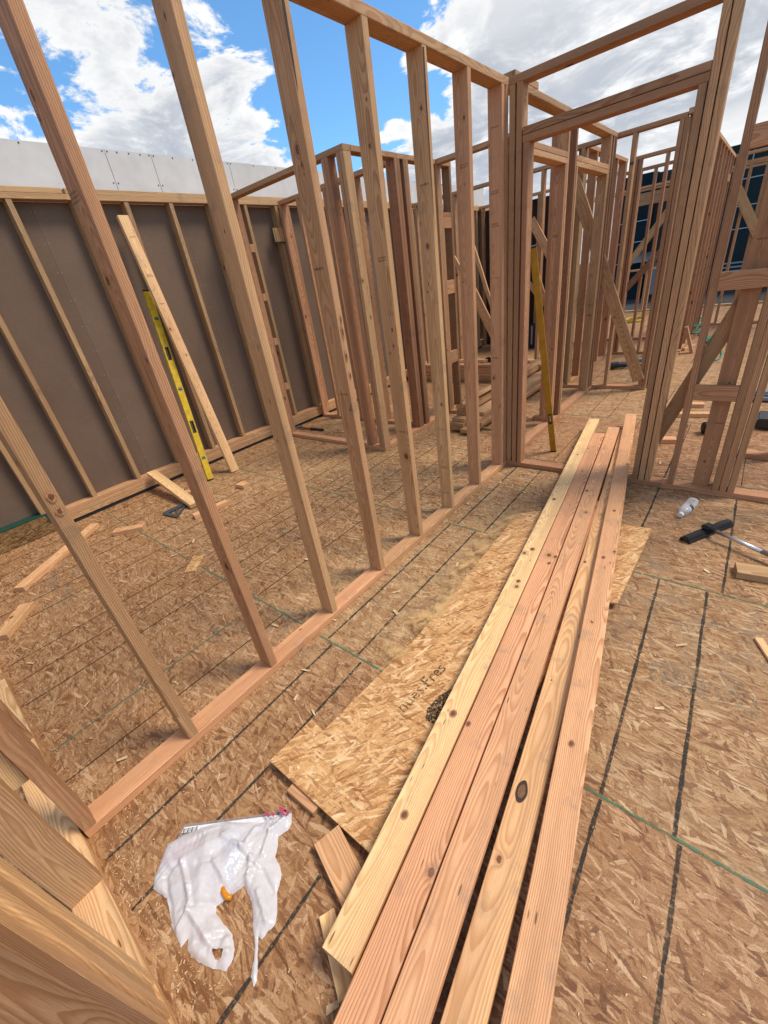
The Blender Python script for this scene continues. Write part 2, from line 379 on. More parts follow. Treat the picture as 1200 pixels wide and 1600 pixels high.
def bag_mat():
    m, g, b, out = newmat('thin_white_plastic')
    oc = g.n('ShaderNodeTexCoord').outputs['Object']
    n = g.noise(oc, 45, 3, .5)
    setb(g, b, (.93, .92, .94), .20, .5, 0, g.bump(n, .15, .003))
    tl = g.n('ShaderNodeBsdfTranslucent'); tl.inputs[0].default_value = (.82, .83, .88, 1)
    tr = g.n('ShaderNodeBsdfTransparent')
    m1 = g.n('ShaderNodeMixShader'); m1.inputs[0].default_value = .25
    g.nt.links.new(b.outputs[0], m1.inputs[1]); g.nt.links.new(tl.outputs[0], m1.inputs[2])
    m2 = g.n('ShaderNodeMixShader'); m2.inputs[0].default_value = .20
    g.nt.links.new(m1.outputs[0], m2.inputs[1]); g.nt.links.new(tr.outputs[0], m2.inputs[2])
    g.nt.links.new(m2.outputs[0], out.inputs[0]); return m
BAG = bag_mat()
def clear_mat(name, tint, tfac, rough=.08):
    m, g, b, out = newmat(name)
    setb(g, b, tint, rough, .8)
    tr = g.n('ShaderNodeBsdfTransparent'); m2 = g.n('ShaderNodeMixShader')
    fr = g.n('ShaderNodeLayerWeight'); fr.inputs[0].default_value = .35
    f = g.m('MULTIPLY', g.m('SUBTRACT', 1., fr.outputs['Facing']), tfac, clamp=True)
    g.put(m2.inputs[0], f)
    g.nt.links.new(b.outputs[0], m2.inputs[1]); g.nt.links.new(tr.outputs[0], m2.inputs[2])
    g.nt.links.new(m2.outputs[0], out.inputs[0]); return m
CLEAR = clear_mat('clear_bottle_plastic', (.70, .74, .78), .95)
FILM = clear_mat('clear_packet_film', (.45, .42, .42), .85)

SHEATH2 = plain('dark_brown_backing', (.035, .022, .016), .8, .2, 0, 4, .3)
# ------------------------------------------------------------------ object helpers
WM = {}
def place(o, parent, mw):
    WM[o.name] = mw
    if parent is None: o.matrix_basis = mw
    else:
        o.parent = parent
        o.matrix_basis = WM[parent.name].inverted() @ mw
def tag(o, label=None, cat=None, group=None, kind=None):
    if label: o['label'] = label
    if cat: o['category'] = cat
    if group: o['group'] = group
    if kind: o['kind'] = kind
    return o
def empty(name, loc, label, cat, group=None):
    o = bpy.data.objects.new(name, None); COL.objects.link(o); o.empty_display_size = .1
    place(o, None, Matrix.Translation(Vector(loc))); tag(o, label, cat, group); return o
def mobj(name, bm, mat, parent=None, mw=None, smooth=False):
    bmesh.ops.recalc_face_normals(bm, faces=bm.faces)
    me = bpy.data.meshes.new(name); bm.to_mesh(me); bm.free()
    if smooth: me.polygons.foreach_set('use_smooth', [True]*len(me.polygons))
    for mm in (mat if isinstance(mat, list) else [mat]): me.materials.append(mm)
    o = bpy.data.objects.new(name, me); COL.objects.link(o)
    place(o, parent, mw or Matrix.Identity(4)); return o
def bbox(bm, x0, x1, y0, y1, z0, z1, bev=0., mi=0):
    vs = [bm.verts.new((x, y, z)) for x in (x0, x1) for y in (y0, y1) for z in (z0, z1)]
    fs = [bm.faces.new([vs[i] for i in q]) for q in ((0, 1, 3, 2), (4, 6, 7, 5), (0, 4, 5, 1), (2, 3, 7, 6), (0, 2, 6, 4), (1, 5, 7, 3))]
    for f in fs: f.material_index = mi
    if bev:
        es = list({e for f in fs for e in f.edges})
        bmesh.ops.bevel(bm, geom=es, offset=bev, segments=2, affect='EDGES')
def tube(bm, pts, r, seg=8, r1=None):
    rings = []
    for i, p in enumerate(pts):
        p = Vector(p)
        d = (Vector(pts[min(i+1, len(pts)-1)])-Vector(pts[max(i-1, 0)])).normalized()
        a = d.cross(Vector((0, 0, 1)));
        if a.length < 1e-3: a = Vector((1, 0, 0))
        a.normalize(); b_ = d.cross(a)
        rr = r if r1 is None else r+(r1-r)*i/(len(pts)-1)
        rings.append([bm.verts.new(p+rr*(math.cos(t*2*math.pi/seg)*a+math.sin(t*2*math.pi/seg)*b_)) for t in range(seg)])
    for A, B in zip(rings, rings[1:]):
        for t in range(seg): bm.faces.new((A[t], A[(t+1) % seg], B[(t+1) % seg], B[t]))
    bm.faces.new(rings[0][::-1]); bm.faces.new(rings[-1])
def lathe(bm, prof, seg=20):
    rings = [[bm.verts.new((r*math.cos(t*2*math.pi/seg), r*math.sin(t*2*math.pi/seg), z)) for t in range(seg)] for r, z in prof]
    for A, B in zip(rings, rings[1:]):
        for t in range(seg): bm.faces.new((A[t], A[(t+1) % seg], B[(t+1) % seg], B[t]))
    bm.faces.new(rings[0][::-1]); bm.faces.new(rings[-1])
def frame_matrix(o, xd, zd):
    z = Vector(zd).normalized(); x = Vector(xd); x = (x-z*x.dot(z)).normalized(); y = z.cross(x)
    m = Matrix.Identity(4)
    for i in range(3): m[i][0] = x[i]; m[i][1] = y[i]; m[i][2] = z[i]; m[i][3] = o[i]
    return m

CNT = [0]
def lumber(name, parent, A, B, w, t, wdir, tone=.6, br=.8, bow=.0015, wane=0., mat=None, rad=.003, warp=0.):
    """a sawn board from A to B (centre line), width w along wdir, thickness t"""
    CNT[0] += 1
    A = Vector(A); B = Vector(B); L = (B-A).length
    mw = frame_matrix(A, wdir, B-A)
    n = max(2, int(L/.16)) if (bow or wane) else 2
    bm = bmesh.new(); rings = []
    sd_ = random.random()*100
    bx, by = random.uniform(-1, 1)*bow, random.uniform(-1, 1)*bow
    for k in range(n+1):
        f = k/n; z = f*L; s = 4*f*(1-f)
        ox = bx*s+.0008*mn.noise((sd_, z*3, 0)) if bow else 0; oy = by*s if bow else 0
        ring = []
        tw = warp*(f-.5)
        for ci, (sx, sy) in enumerate(((1, 1), (-1, 1), (-1, -1), (1, -1))):
            rr = rad
            if wane and ci == 0: rr = rad+max(0, wane*(.4+1.6*mn.noise((sd_, z*2.2, 4))))
            for q in range(3):
                a = math.pi/4*q + math.pi/2*ci
                px = sx*(w/2-rr)+rr*math.cos(a); py = sy*(t/2-rr)+rr*math.sin(a)
                ring.append(bm.verts.new((px*math.cos(tw)-py*math.sin(tw)+ox, px*math.sin(tw)+py*math.cos(tw)+oy, z)))
        rings.append(ring)
    N = len(rings[0])
    for P_, Q in zip(rings, rings[1:]):
        for i in range(N): bm.faces.new((P_[i], P_[(i+1) % N], Q[(i+1) % N], Q[i]))
    bm.faces.new(rings[0][::-1]); bm.faces.new(rings[-1])
    o = mobj(name, bm, mat or WOOD, parent, mw)
    o.color = (max(0, min(1, tone)), max(.1, br), random.random(), 1)
    return o
STUDS = []
def memb(parent, name, x0, x1, y0, y1, z0, z1, tone=None, br=None, **k):
    d = (x1-x0, y1-y0, z1-z0); ax = d.index(max(d)); o2 = [i for i in range(3) if i != ax]
    wi, ti = (o2 if d[o2[0]] >= d[o2[1]] else o2[::-1])
    c = [(x0+x1)/2, (y0+y1)/2, (z0+z1)/2]; A = list(c); B = list(c)
    A[ax] = (x0, y0, z0)[ax]; B[ax] = (x1, y1, z1)[ax]
    wd = [0, 0, 0]; wd[wi] = 1
    if tone is None: tone = random.uniform(.35, .95)
    if br is None: br = random.uniform(.66, .82)
    if parent.name.startswith('stud_wall') and parent.location.y > 2.9: tone = min(1, tone*.75+.34); br = br*random.uniform(.74, .96)  # far framing darker and redder: interior shade and bounce put into the colour
    k.setdefault('bow', .0012)
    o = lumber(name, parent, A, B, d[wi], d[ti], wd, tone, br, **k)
    if name in ('stud', 'flat_stud') and z1-z0 > 1.5: STUDS.append((o, x0, x1, y0, y1, parent))
    return o
T, Wd = .038, .089
def stampmark(parent, P0, xd, nd, w, h, rows=2):
    """a small ink grade mark: rows of little printed bars lying on a board face"""
    bm = bmesh.new()
    for r_ in range(rows):
        x = -w/2
        yy = (r_-(rows-1)/2)*h/rows
        while x < w/2:
            a = random.uniform(.0018, .006)
            hh = h/rows*random.uniform(.45, .75)
            vs = [bm.verts.new(q) for q in ((x, yy-hh/2, 0), (x+a, yy-hh/2, 0), (x+a, yy+hh/2, 0), (x, yy+hh/2, 0))]
            bm.faces.new(vs); x += a+random.uniform(.001, .003)
    x_ = Vector(xd).normalized(); n_ = Vector(nd).normalized(); y_ = n_.cross(x_)
    mw = Matrix.Identity(4)
    for i in range(3): mw[i][0] = x_[i]; mw[i][1] = y_[i]; mw[i][2] = n_[i]; mw[i][3] = P0[i]+n_[i]*.0016
    return mobj('grade_stamp', bm, INKW, parent, mw)

# ------------------------------------------------------------------ setting
bm = bmesh.new(); bbox(bm, -60, 60, -60, 80, -.60, -.40); mobj('ground', bm, ASPH)['kind'] = 'structure'
bm = bmesh.new(); bbox(bm, -3.2, 7, -4, 13.05, -.03, 0); mobj('floor', bm, OSBF)['kind'] = 'structure'
bm = bmesh.new(); bbox(bm, -3.2, 7, -4, 13.05, -.41, -.034); mobj('deck_edge', bm, PALEW)['kind'] = 'structure'

def strip(bm, x0, y0, x1, y1, w, z=.0018, jit=.12):
    L = math.hypot(x1-x0, y1-y0); n = max(2, int(L/.02)); dx_, dy_ = (x1-x0)/L, (y1-y0)/L; prev = None
    s = random.random()*50
    for k in range(n+1):
        f = k/n; o = .0022*mn.noise((s, f*L*5, 0)); ww = w*(1+jit*2*mn.noise((s+9, f*L*25, 0)))
        cx_, cy_ = x0+(x1-x0)*f-dy_*o, y0+(y1-y0)*f+dx_*o
        a = bm.verts.new((cx_-dy_*ww/2, cy_+dx_*ww/2, z)); b_ = bm.verts.new((cx_+dy_*ww/2, cy_-dx_*ww/2, z))
        if prev: bm.faces.new((prev[0], prev[1], b_, a))
        prev = (a, b_)
bm = bmesh.new()
for x0, y0, x1, y1 in [(.119, .03, .122, .47), (.122, .47, .116, 1.085), (.071, 1.105, .07, 1.75), (.068, 1.76, .065, 2.30), (.106, 2.32, .10, 3.33),
                       (.323, .03, .33, .53), (.322, .60, .312, 1.08), (.268, 1.11, .262, 1.78), (.262, 1.8, .26, 2.29), (.312, 2.32, .303, 3.33), (.735, .0, .728, .42), (.735, -.8, .735, 0),
                       (1.121, 2.32, 1.119, 3.33), (1.538, 2.32, 1.538, 3.33), (1.285, 2.295, 1.32, 1.10), (1.481, 2.295, 1.515, 1.10), (1.322, 1.085, 1.335, .3), (1.53, 1.085, 1.545, .3), (1.335, .3, 1.34, -.5), (1.12, 3.45, 1.12, 4.7), (1.94, 2.3, 1.95, 1.1)]:
    strip(bm, x0, y0, x1, y1, .0105, jit=.3)
mobj('deck_line_marks', bm, INK)['kind'] = 'structure'
bm = bmesh.new()
for x in (-.29, -.895, -1.105, -1.30, -1.71, -1.91, -2.12, -2.34, -2.535, -2.75): strip(bm, x-.01, .03, x+.012, 1.09, .0055)
for x in (-.55, -.81, -.955, -1.13, -1.26, -1.55, -1.78, -2.0, -2.2, -2.42, -2.62, -2.85): strip(bm, x, 1.12, x+.01, 2.29, .0055)
for x in (-.40, -.6, -.82, -1.1, -1.26, -1.5, -1.72, -1.9, -2.12, -2.33, -2.5, -2.72): strip(bm, x, 2.33, x-.008, 3.5, .0055)
for x in (-.45, -.86, -1.07, -1.5, -1.9, .32, .74, 1.14, 1.55): strip(bm, x, 3.55, x, 4.74, .0045)
for j in range(7):
    for x in (-.16, .25, .45, .86, 1.27, 1.68): strip(bm, x+.07*(j % 2), 4.78+j*1.219, x+.07*(j % 2), 5.95+j*1.219, .005)
mobj('deck_thin_marks', bm, INKT)['kind'] = 'structure'
bm = bmesh.new()
for y, x0, x1 in ((1.10, -3.0, -.12), (1.095, .02, 2.6), (2.302, -3.0, -.12), (2.305, .02, 2.6), (3.53, -3, 2.6), (4.755, -2.9, 2.6), (5.98, .0, 3), (7.2, 0, 3)): strip(bm, x0, y, x1, y, .009, .0022)
strip(bm, -.502, .03, -.485, 1.09, .008, .0022)
mobj('deck_joint_marks', bm, INKG)['kind'] = 'structure'

# ------------------------------------------------------------------ stud walls
def wall(label, loc, group=None): return empty('stud_wall', loc, label, 'wall', group)
H1 = 2.377
# A: near wall running away from the camera, right face x = 0
A = wall('long open stud wall with wide spaced studs running from bottom left to the door corner', (-.045, 1.7, 0))
memb(A, 'bottom_plate', -.089, 0, .02, 1.6585, 0, T, .85, .84, wane=.002)
memb(A, 'bottom_plate', -.089, 0, 1.6605, 3.338, 0, T, .62, .74)
memb(A, 'top_plate', -.089, 0, .0, 3.337, H1, H1+T, .55, .62)
sA = []
for i, (y, tn, b_) in enumerate([(.02, .85, .56), (.4064, .5, .56), (.8128, .85, .62), (1.2192, .45, .70), (1.6256, .6, .66), (2.032, .45, .68), (2.4384, .3, .74), (2.8448, .85, .72), (3.245, .9, .74), (3.2985, .8, .62)]):
    sA.append(memb(A, 'stud', -.089, -.0005, y, y+T, T, H1, tn, b_, wane=(.006 if i in (2, 3, 6) else 0), bow=.003))
stampmark(sA[2], (-.055, .8128, 1.80), (1, .0, 0), (0, -1, 0), .05, .028, 3)
stampmark(sA[6], (-.045, 2.4384, .155), (1, 0, 0), (0, -1, 0), .05, .012, 1)
stampmark(sA[6], (-.045, 2.4384, .62), (1, 0, 0), (0, -1, 0), .05, .010, 1)
stampmark(sA[8], (-.045, 3.245, 2.20), (1, 0, 0), (0, -1, 0), .05, .010, 1)
stampmark(sA[8], (-.045, 3.245, 1.72), (1, 0, 0), (0, -1, 0), .05, .026, 2)
stampmark(sA[8], (-.045, 3.245, 1.42), (1, 0, 0), (0, -1, 0), .05, .010, 1)
for z in (.35, 1.15, 1.9): memb(A, 'spacer_block', -.080, -.006, 3.2832, 3.2983, z, z+.22, .8, .6, bow=0)
def facek(parent, face, y, a, z, ra, rz, red=True):
    bm = bmesh.new(); n = 18; sd_ = random.random()*50
    for r0, mi in ((1., 0), (.55, 1)):
        vs = []
        for t in range(n):
            q = t*2*math.pi/n; k = r0*(1+.25*mn.noise((sd_+math.cos(q), math.sin(q), r0)))
            u, w = a+ra*k*math.cos(q), z+rz*k*math.sin(q); e = .0012 if r0 == 1 else .0020
            vs.append(bm.verts.new((u, y-e, w) if face == 'y' else (e, u, w)))
        f = bm.faces.new(vs); f.material_index = mi
    mobj('knot', bm, [KN3, KN4] if red else [KN1, KN2], parent)
for i, y, L_ in [(4, 1.6256, [(-.048, 1.961, .014, .028), (-.039, 1.916, .008, .016), (-.015, .997, .009, .014)]), (2, .8128, [(-.061, 1.997, .008, .02), (-.073, 1.96, .006, .014), (-.03, 1.399, .013, .02), (-.02, 1.338, .01, .012)]),
                 (3, 1.2192, [(-.043, 2.21, .005, .012), (-.080, 2.105, .005, .01), (-.036, 1.716, .006, .009), (-.012, .70, .006, .008)]), (5, 2.032, [(-.032, 2.005, .009, .014), (-.06, 1.172, .008, .012), (-.029, 1.285, .009, .02)]),
                 (6, 2.4384, [(-.047, 1.631, .012, .018), (-.080, 1.739, .004, .008), (-.029, .784, .009, .013)]), (7, 2.8448, [(-.03, 1.384, .007, .010), (-.036, .628, .014, .012)]), (1, .4064, [(-.045, 1.22, .007, .010)])]:
    for (a, z, ra, rz) in L_: facek(sA[i], 'y', y, a, z, ra, rz)
for i, y, L_ in [(4, 1.6446, [(.0, 1.335, .009, .03), (.004, 1.385, .006, .02), (-.002, 1.235, .008, .025), (.002, 1.15, .007, .018)]), (1, .4254, [(0, 1.12, .012, .016), (.0, 1.075, .010, .013)])]:
    for (a, z, ra, rz) in L_: facek(sA[i], 'x', 0, y+a, z, ra, rz)
for i, pts in ((4, [(1.629, 2.37), (1.642, 2.37), (1.641, 2.30), (1.638, 2.22), (1.634, 2.13), (1.631, 2.10), (1.629, 2.18), (1.628, 2.28)]), (6, [(2.4415, 2.37), (2.453, 2.37), (2.449, 2.2), (2.4475, 2.0), (2.446, 1.8), (2.443, 1.62), (2.4408, 1.8), (2.4405, 2.1)])):
    bm = bmesh.new(); bm.faces.new([bm.verts.new((.0012, a, b_)) for a, b_ in pts]); mobj('bark_streak', bm, KN1, sA[i])

# N: wall across the bottom left corner
N = wall('stud wall filling the bottom left corner, its studs seen from above beside the white bag', (-.5, -.03, 0))
memb(N, 'bottom_plate', -2.98, .78, -.077, .012, 0, T, .35, .86, bow=0)
memb(N, 'top_plate', -2.98, .78, -.077, .0, H1, H1+T, .4, .7)
for x, tn, b_ in [(.157, .5, .60), (.516, .25, .80), (.556, .2, .72), (.604, .3, .88), (.646, .35, .78), (.698, .75, .40), (-.473, .8, .62), (-.516, .6, .66), (-.644, .7, .6), (-1.2, .5, .7), (-1.75, .5, .7), (-2.3, .5, .7)]:  # dark rightmost stud: shade of the wall end put into its brightness
    memb(N, 'stud', x, x+(T if x < .69 else .046), -.077, .0118-(.007 if x in (.556, .646) else 0), T, H1, tn, b_, bow=.001)
memb(N, 'block', -.078, -.040, -.077, .0115, .335, 1.1, .2, .95, bow=0)
memb(N, 'block', -.30, -.09, -.077, -.039, .42, .51, .3, .7, bow=0)
# B: door wall
B = wall('door wall facing the loose boards, open doorway with flat double header on the right of the corner', (1.0, 3.385, 0))
memb(B, 'bottom_plate', .002, 1.12, 3.34, 3.429, 0, T, .85, .76)
memb(B, 'bottom_plate', 1.122, 2.3, 3.34, 3.429, 0, T, .8, .84)
memb(B, 'top_plate', .002, 2.3, 3.3385, 3.4285, H1, H1+T, .75, .62)
for x, z1, tn, b_ in [(.002, H1, .35, .70), (.046, H1, .45, .66), (.090, 2.1025, .9, .66), (.941, 2.1025, .4, .64), (.981, H1, .4, .76), (1.021, H1, .3, .72), (1.155, H1, .75, .66), (1.399, H1, .4, .66), (1.438, H1, .6, .66), (1.478, H1, .5, .66), (1.96, H1, .5, .66)]:
    memb(B, 'stud', x, x+.0345, 3.3405, 3.4285, T, z1, tn, b_, bow=.003 if x > .95 and x < 1.1 else .001)
memb(B, 'flat_stud', 1.29, 1.379, 3.391, 3.4283, T, H1, .75, .60)
for z0, z1 in ((.613, .702), (1.207, 1.296), (1.806, 1.895)): memb(B, 'block', 1.1905, 1.3985, 3.341, 3.379, z0, z1, .8, .68, bow=0)
memb(B, 'header', .0865, .980, 3.3402, 3.4288, 2.103, 2.1385, .8, .58)
memb(B, 'header', .0865, .980, 3.3402, 3.4288, 2.1405, 2.176, .7, .62, wane=.002)
lumber('brace', B, (1.02, 3.4495, .30), (1.335, 3.4495, 1.19), .084, T, (1, 0, -.35), .55, .50)
# G: hall left wall with two door openings
Gw = wall('hallway wall with two small headed doorways just behind the corner posts', (-.045, 4.6, 0))
HH = 2.39
memb(Gw, 'bottom_plate', -.089, 0, 3.432, 5.7, 0, T, .7, .76)
memb(Gw, 'top_plate', -.089, 0, 3.432, 5.818, HH, HH+T, .3, .72, wane=.003)
memb(Gw, 'plate_offcut', -.089, -.001, 3.432, 3.79, HH+T+.002, HH+2*T, .4, .72, bow=0)
for y0, y1, z1, tn, b_ in [(3.433, 3.467, 2.098, .8, .62), (4.387, 4.421, 2.098, .85, .66), (4.424, 4.458, HH, .6, .68), (4.612, 4.646, HH, .8, .52), (4.658, 4.692, 2.098, .4, .68), (5.571, 5.605, 2.098, .2, .68), (5.607, 5.642, HH, .4, .66), (5.70, 5.735, HH, .8, .66), (5.78, 5.815, HH, .8, .6)]:
    memb(Gw, 'stud', -.0888, -.0005, y0, y1, T, z1, tn, b_)
for y0, y1 in ((3.434, 4.4235), (4.6465, 5.606)):
    memb(Gw, 'header', -.089, 0, y0, y1, 2.0985, 2.134, .3, .76, wane=.004); memb(Gw, 'header', -.089, 0, y0, y1, 2.1355, 2.172, .4, .72)
# D, E, F, K: closet
Dw = wall('closet front wall left of centre reaching the brown wall, wide empty bay and corner post', (-2.0, 3.285, 0))
memb(Dw, 'bottom_plate', -2.79, -1.247, 3.24, 3.329, 0, T, .8, .82)
memb(Dw, 'top_plate', -2.98, -1.247, 3.24, 3.329, HH, HH+T, .45, .70)
for x, tn, b_ in [(-2.79, .85, .68), (-1.49, .8, .72), (-1.452, .85, .66), (-1.325, .75, .78), (-1.285, .1, .66)]:
    memb(Dw, 'stud', x, x+.0365, 3.2405, 3.3285, T, HH, tn, b_)
for z in (.55, 1.05, 1.5, 1.95): memb(Dw, 'block', -2.79, -2.755, 3.331, 3.38, z, z+.07, .6, .72, bow=0)
Ew = wall('closet side wall with reddish paired studs and a ladder of short blocks', (-1.29, 4.0, 0))
memb(Ew, 'bottom_plate', -1.334, -1.245, 3.331, 4.32, 0, T, .75, .86)
memb(Ew, 'bottom_plate', -1.334, -1.245, 4.52, 4.80, 0, T, .6, .76, bow=0)
memb(Ew, 'top_plate', -1.334, -1.245, 3.331, 4.80, HH, HH+T, .5, .68)
for y, tn, b_ in [(3.56, .7, .66), (3.87, 1., .52), (3.995, .95, .48), (4.762, .3, .46)]: memb(Ew, 'stud', -1.333, -1.246, y, y+T, T, HH, tn, b_)
memb(Ew, 'stud', -1.283, -1.246, 4.521, 4.609, T, HH, .5, .68)
for z in (.565, 1.287, 1.886): memb(Ew, 'ladder_block', -1.283, -1.2465, 4.610, 4.761, z, z+.132, .55, .76, bow=0)
Fw_ = wall('closet rear wall behind the front closet wall with evenly spaced thin studs', (-2.1, 4.02, 0))
memb(Fw_, 'bottom_plate', -2.95, -1.336, 3.98, 4.069, 0, T, .6, .8)
memb(Fw_, 'top_plate', -2.95, -1.336, 3.98, 4.069, HH, HH+T, .8, .64)
for x, tn, b_ in [(-2.955, .8, .72), (-2.66, .6, .7), (-2.25, .8, .66), (-1.84, .6, .7), (-1.43, .7, .66)]: memb(Fw_, 'stud', x, x+.037, 3.981, 4.068, T, HH, tn, b_)
memb(Ew, 'stud', -1.333, -1.246, 3.909, 3.946, T, HH, .9, .5)
memb(Ew, 'stud', -1.333, -1.246, 4.033, 4.070, T, HH, .6, .55)
Kw = wall('low busy wall beyond the closet ladder post with its top plate crossing to the hallway', (-.7, 4.56, 0))
memb(Kw, 'bottom_plate', -1.243, -.98, 4.52, 4.609, 0, T, .5, .72, bow=0)
memb(Kw, 'top_plate', -1.243, -.091, 4.52, 4.609, HH, HH+T, .55, .66)
memb(Kw, 'stud', -.165, -.128, 4.521, 4.608, T, HH, .6, .66)
memb(Kw, 'bottom_plate', -.23, -.091, 4.50, 4.589, 0, T, .7, .8, bow=0)
# C, H, C2, C3: beyond the hall
Cw = wall('cross wall closing the hallway with one wide diagonal brace leaning to its right foot', (.1, 5.86, 0))
memb(Cw, 'bottom_plate', -.001, .572, 5.82, 5.909, 0, T, .7, .78, bow=0)
memb(Cw, 'bottom_plate', -.40, -.092, 5.82, 5.909, 0, T, .7, .78, bow=0)
memb(Cw, 'top_plate', -.42, .552, 5.82, 5.909, HH, HH+T, .8, .62)
for x, tn, b_ in [(-.33, .1, .52), (.127, .45, .70), (.497, .5, .62), (.536, .6, .60)]: memb(Cw, 'stud', x, x+.036, 5.821, 5.908, T, HH, tn, b_)
lumber('brace', Cw, (-.38, 5.80, 2.16), (.50, 5.80, .115), .115, .0365, (.919, 0, .395), .5, .60, bow=.001)
Hw = wall('row of reddish studs running away behind the hallway cross wall on its left', (-.345, 6.8, 0))
memb(Hw, 'bottom_plate', -.389, -.30, 5.912, 7.66, 0, T, .6, .8)
memb(Hw, 'top_plate', -.389, -.30, 5.912, 7.66, HH+.01, HH+T+.01, .5, .72)
for y, tn in [(5.93, .3), (6.287, .6), (6.70, .9), (7.152, .8), (7.56, .95), (7.607, .9)]: memb(Hw, 'stud', -.388, -.301, y, y+T, T, HH+.01, tn, .62)
C2 = wall('second cross wall beyond the teal saw, a bare frame with one off centre stud', (.1, 7.85, 0))
H2 = 2.42
memb(C2, 'bottom_plate', -.30, .553, 7.82, 7.909, 0, T, .6, .7)
memb(C2, 'top_plate', -.30, .553, 7.82, 7.909, H2, H2+T, .6, .64)
for x in (-.298, -.255, -.21, .09, .465, .51): memb(C2, 'stud', x, x+.036, 7.821, 7.908, T, H2, .8, .62)
C3 = wall('third cross wall farther off with a dark brown diagonal brace', (.1, 9.1, 0))
memb(C3, 'bottom_plate', -.75, .553, 9.07, 9.159, 0, T, .6, .7)
memb(C3, 'top_plate', -.75, .553, 9.07, 9.159, H2, H2+T, .8, .6)
for x in (-.74, -.49, -.45, -.25, .02, .25, .47, .51): memb(C3, 'stud', x, x+.036, 9.071, 9.158, T, H2, .7, .62)
lumber('brace', C3, (-.75, 9.045, .45), (.50, 9.045, 1.86), .10, .036, (.7, 0, -.65), .8, .36)
C4 = wall('farthest exterior wall with a window opening, deep header and sill before the navy building', (-1.0, 12.9, 0))
memb(C4, 'bottom_plate', -3.0, 3.0, 12.85, 12.94, 0, T, .3, .86)
memb(C4, 'top_plate', -3.0, 3.0, 12.85, 12.94, 2.44, 2.478, .4, .74)
memb(C4, 'top_plate', -3.0, 3.0, 12.85, 12.94, 2.49, 2.53, .4, .74)
memb(C4, 'header', -1.23, .0, 12.86, 12.93, 2.18, 2.41, .25, .62)
memb(C4, 'sill', -1.21, -.02, 12.85, 12.94, .886, .924, .5, .8)
for x in (-2.8, -2.4, -2.0, -1.6, -1.31, -1.27, .02, .06, .5, 1.0, 1.5): memb(C4, 'stud', x, x+.037, 12.851, 12.939, T, 2.44, .7, .62)
for x in (-.82, -.4): memb(C4, 'cripple', x, x+.04, 12.851, 12.939, T, .886, .4, .68)
lumber('brace', C4, (-1.35, 12.82, .85), (-.35, 12.82, 2.28), .14, .037, (.8, 0, -.56), .3, .56)
# R, O: right side of the hall
Rw = wall('long receding row of close seeming studs right of the hallway behind the door posts', (.6, 8.0, 0))
memb(Rw, 'bottom_plate', .555, .644, 5.912, 10.19, 0, T, .6, .72)
memb(Rw, 'top_plate', .555, .644, 5.82, 10.19, HH+.02, HH+T+.02, .2, .80)
for k in range(11): memb(Rw, 'stud', .556, .643, 5.93+.4064*k, 5.968+.4064*k, T, HH+.02, random.uniform(.6, 1), .60)
memb(Rw, 'block', .556, .643, 9.64, 9.98, 2.10, 2.19, .6, .66, bow=0)
Ow = wall('far right exterior wall with a gap under its top plate and a diagonal brace', (1.8, 10.24, 0))
memb(Ow, 'bottom_plate', .646, 3.4, 10.2, 10.289, 0, T, .7, .7)
memb(Ow, 'top_plate', .646, 3.4, 10.2, 10.289, 2.415, 2.453, .2, .76)
memb(Ow, 'header', .73, 3.4, 10.2, 10.289, 2.305, 2.343, .5, .72)
for x in (.647, .69, .84, 1.04, 1.08, 1.24, 1.45, 1.9, 2.4, 2.9): memb(Ow, 'stud', x, x+.038, 10.201, 10.288, T, 2.305 if x > .7 else 2.415, .4, .66)
lumber('brace', Ow, (.70, 10.18, 2.08), (1.15, 10.18, 1.33), .13, .036, (.86, 0, .5), .2, .62)
# P: low wall right behind the door wall
Pw = wall('wall fragment with a short plate at the right edge behind the tripled studs', (1.8, 4.08, 0))
memb(Pw, 'bottom_plate', 1.50, 2.6, 4.04, 4.129, 0, T, .85, .82)
memb(Pw, 'top_plate', 1.20, 2.6, 4.04, 4.129, HH, HH+T, .6, .7)
for x in (1.69, 2.1): memb(Pw, 'stud', x, x+.038, 4.041, 4.128, T, HH, .6, .66)
memb(Pw, 'stud', 1.40, 1.438, 3.44, 3.528, 0.0, HH, .9, .5)
# J, L: rear left rooms
Jw = wall('rear left partition with three slanting braces in front of the dark gap', (-1.7, 6.55, 0))
memb(Jw, 'bottom_plate', -3.0, -2.2, 6.53, 6.619, 0, T, .6, .75)
memb(Jw, 'top_plate', -3.0, -.391, 6.53, 6.619, HH+.02, HH+T+.02, .5, .66)
for x in (-2.9, -2.25, -1.0, -.43): memb(Jw, 'stud', x, x+.037, 6.531, 6.618, T, HH+.02, .6, .66)
for (x0, z0, x1, z1, w) in [(-2.02, 2.03, -1.50, .55, .05), (-2.12, 1.50, -1.55, .45, .13), (-2.35, 1.83, -1.9, 1.1, .06), (-1.1, 1.93, -.6, 1.12, .1), (-1.1, 1.59, -.7, .55, .045)]:
    lumber('brace', Jw, (x0, 6.505, z0), (x1, 6.505, z1), w, .03, (.9, 0, .45), .5, .76)
Lw = wall('rearmost left partition, short studs seen under the white parapet', (-1.7, 8.8, 0))
memb(Lw, 'bottom_plate', -3.0, -.6, 8.79, 8.879, 0, T, .6, .7)
memb(Lw, 'top_plate', -3.0, -.6, 8.79, 8.879, H2, H2+T, .6, .7)
for x in (-2.95, -2.72, -2.3, -1.9, -1.66, -1.62, -1.2, -.8): memb(Lw, 'stud', x, x+.037, 8.791, 8.878, T, H2, .6, .6)
lumber('brace', Lw, (-2.7, 8.765, 1.9), (-1.3, 8.765, .3), .09, .03, (.8, 0, .6), .5, .7)

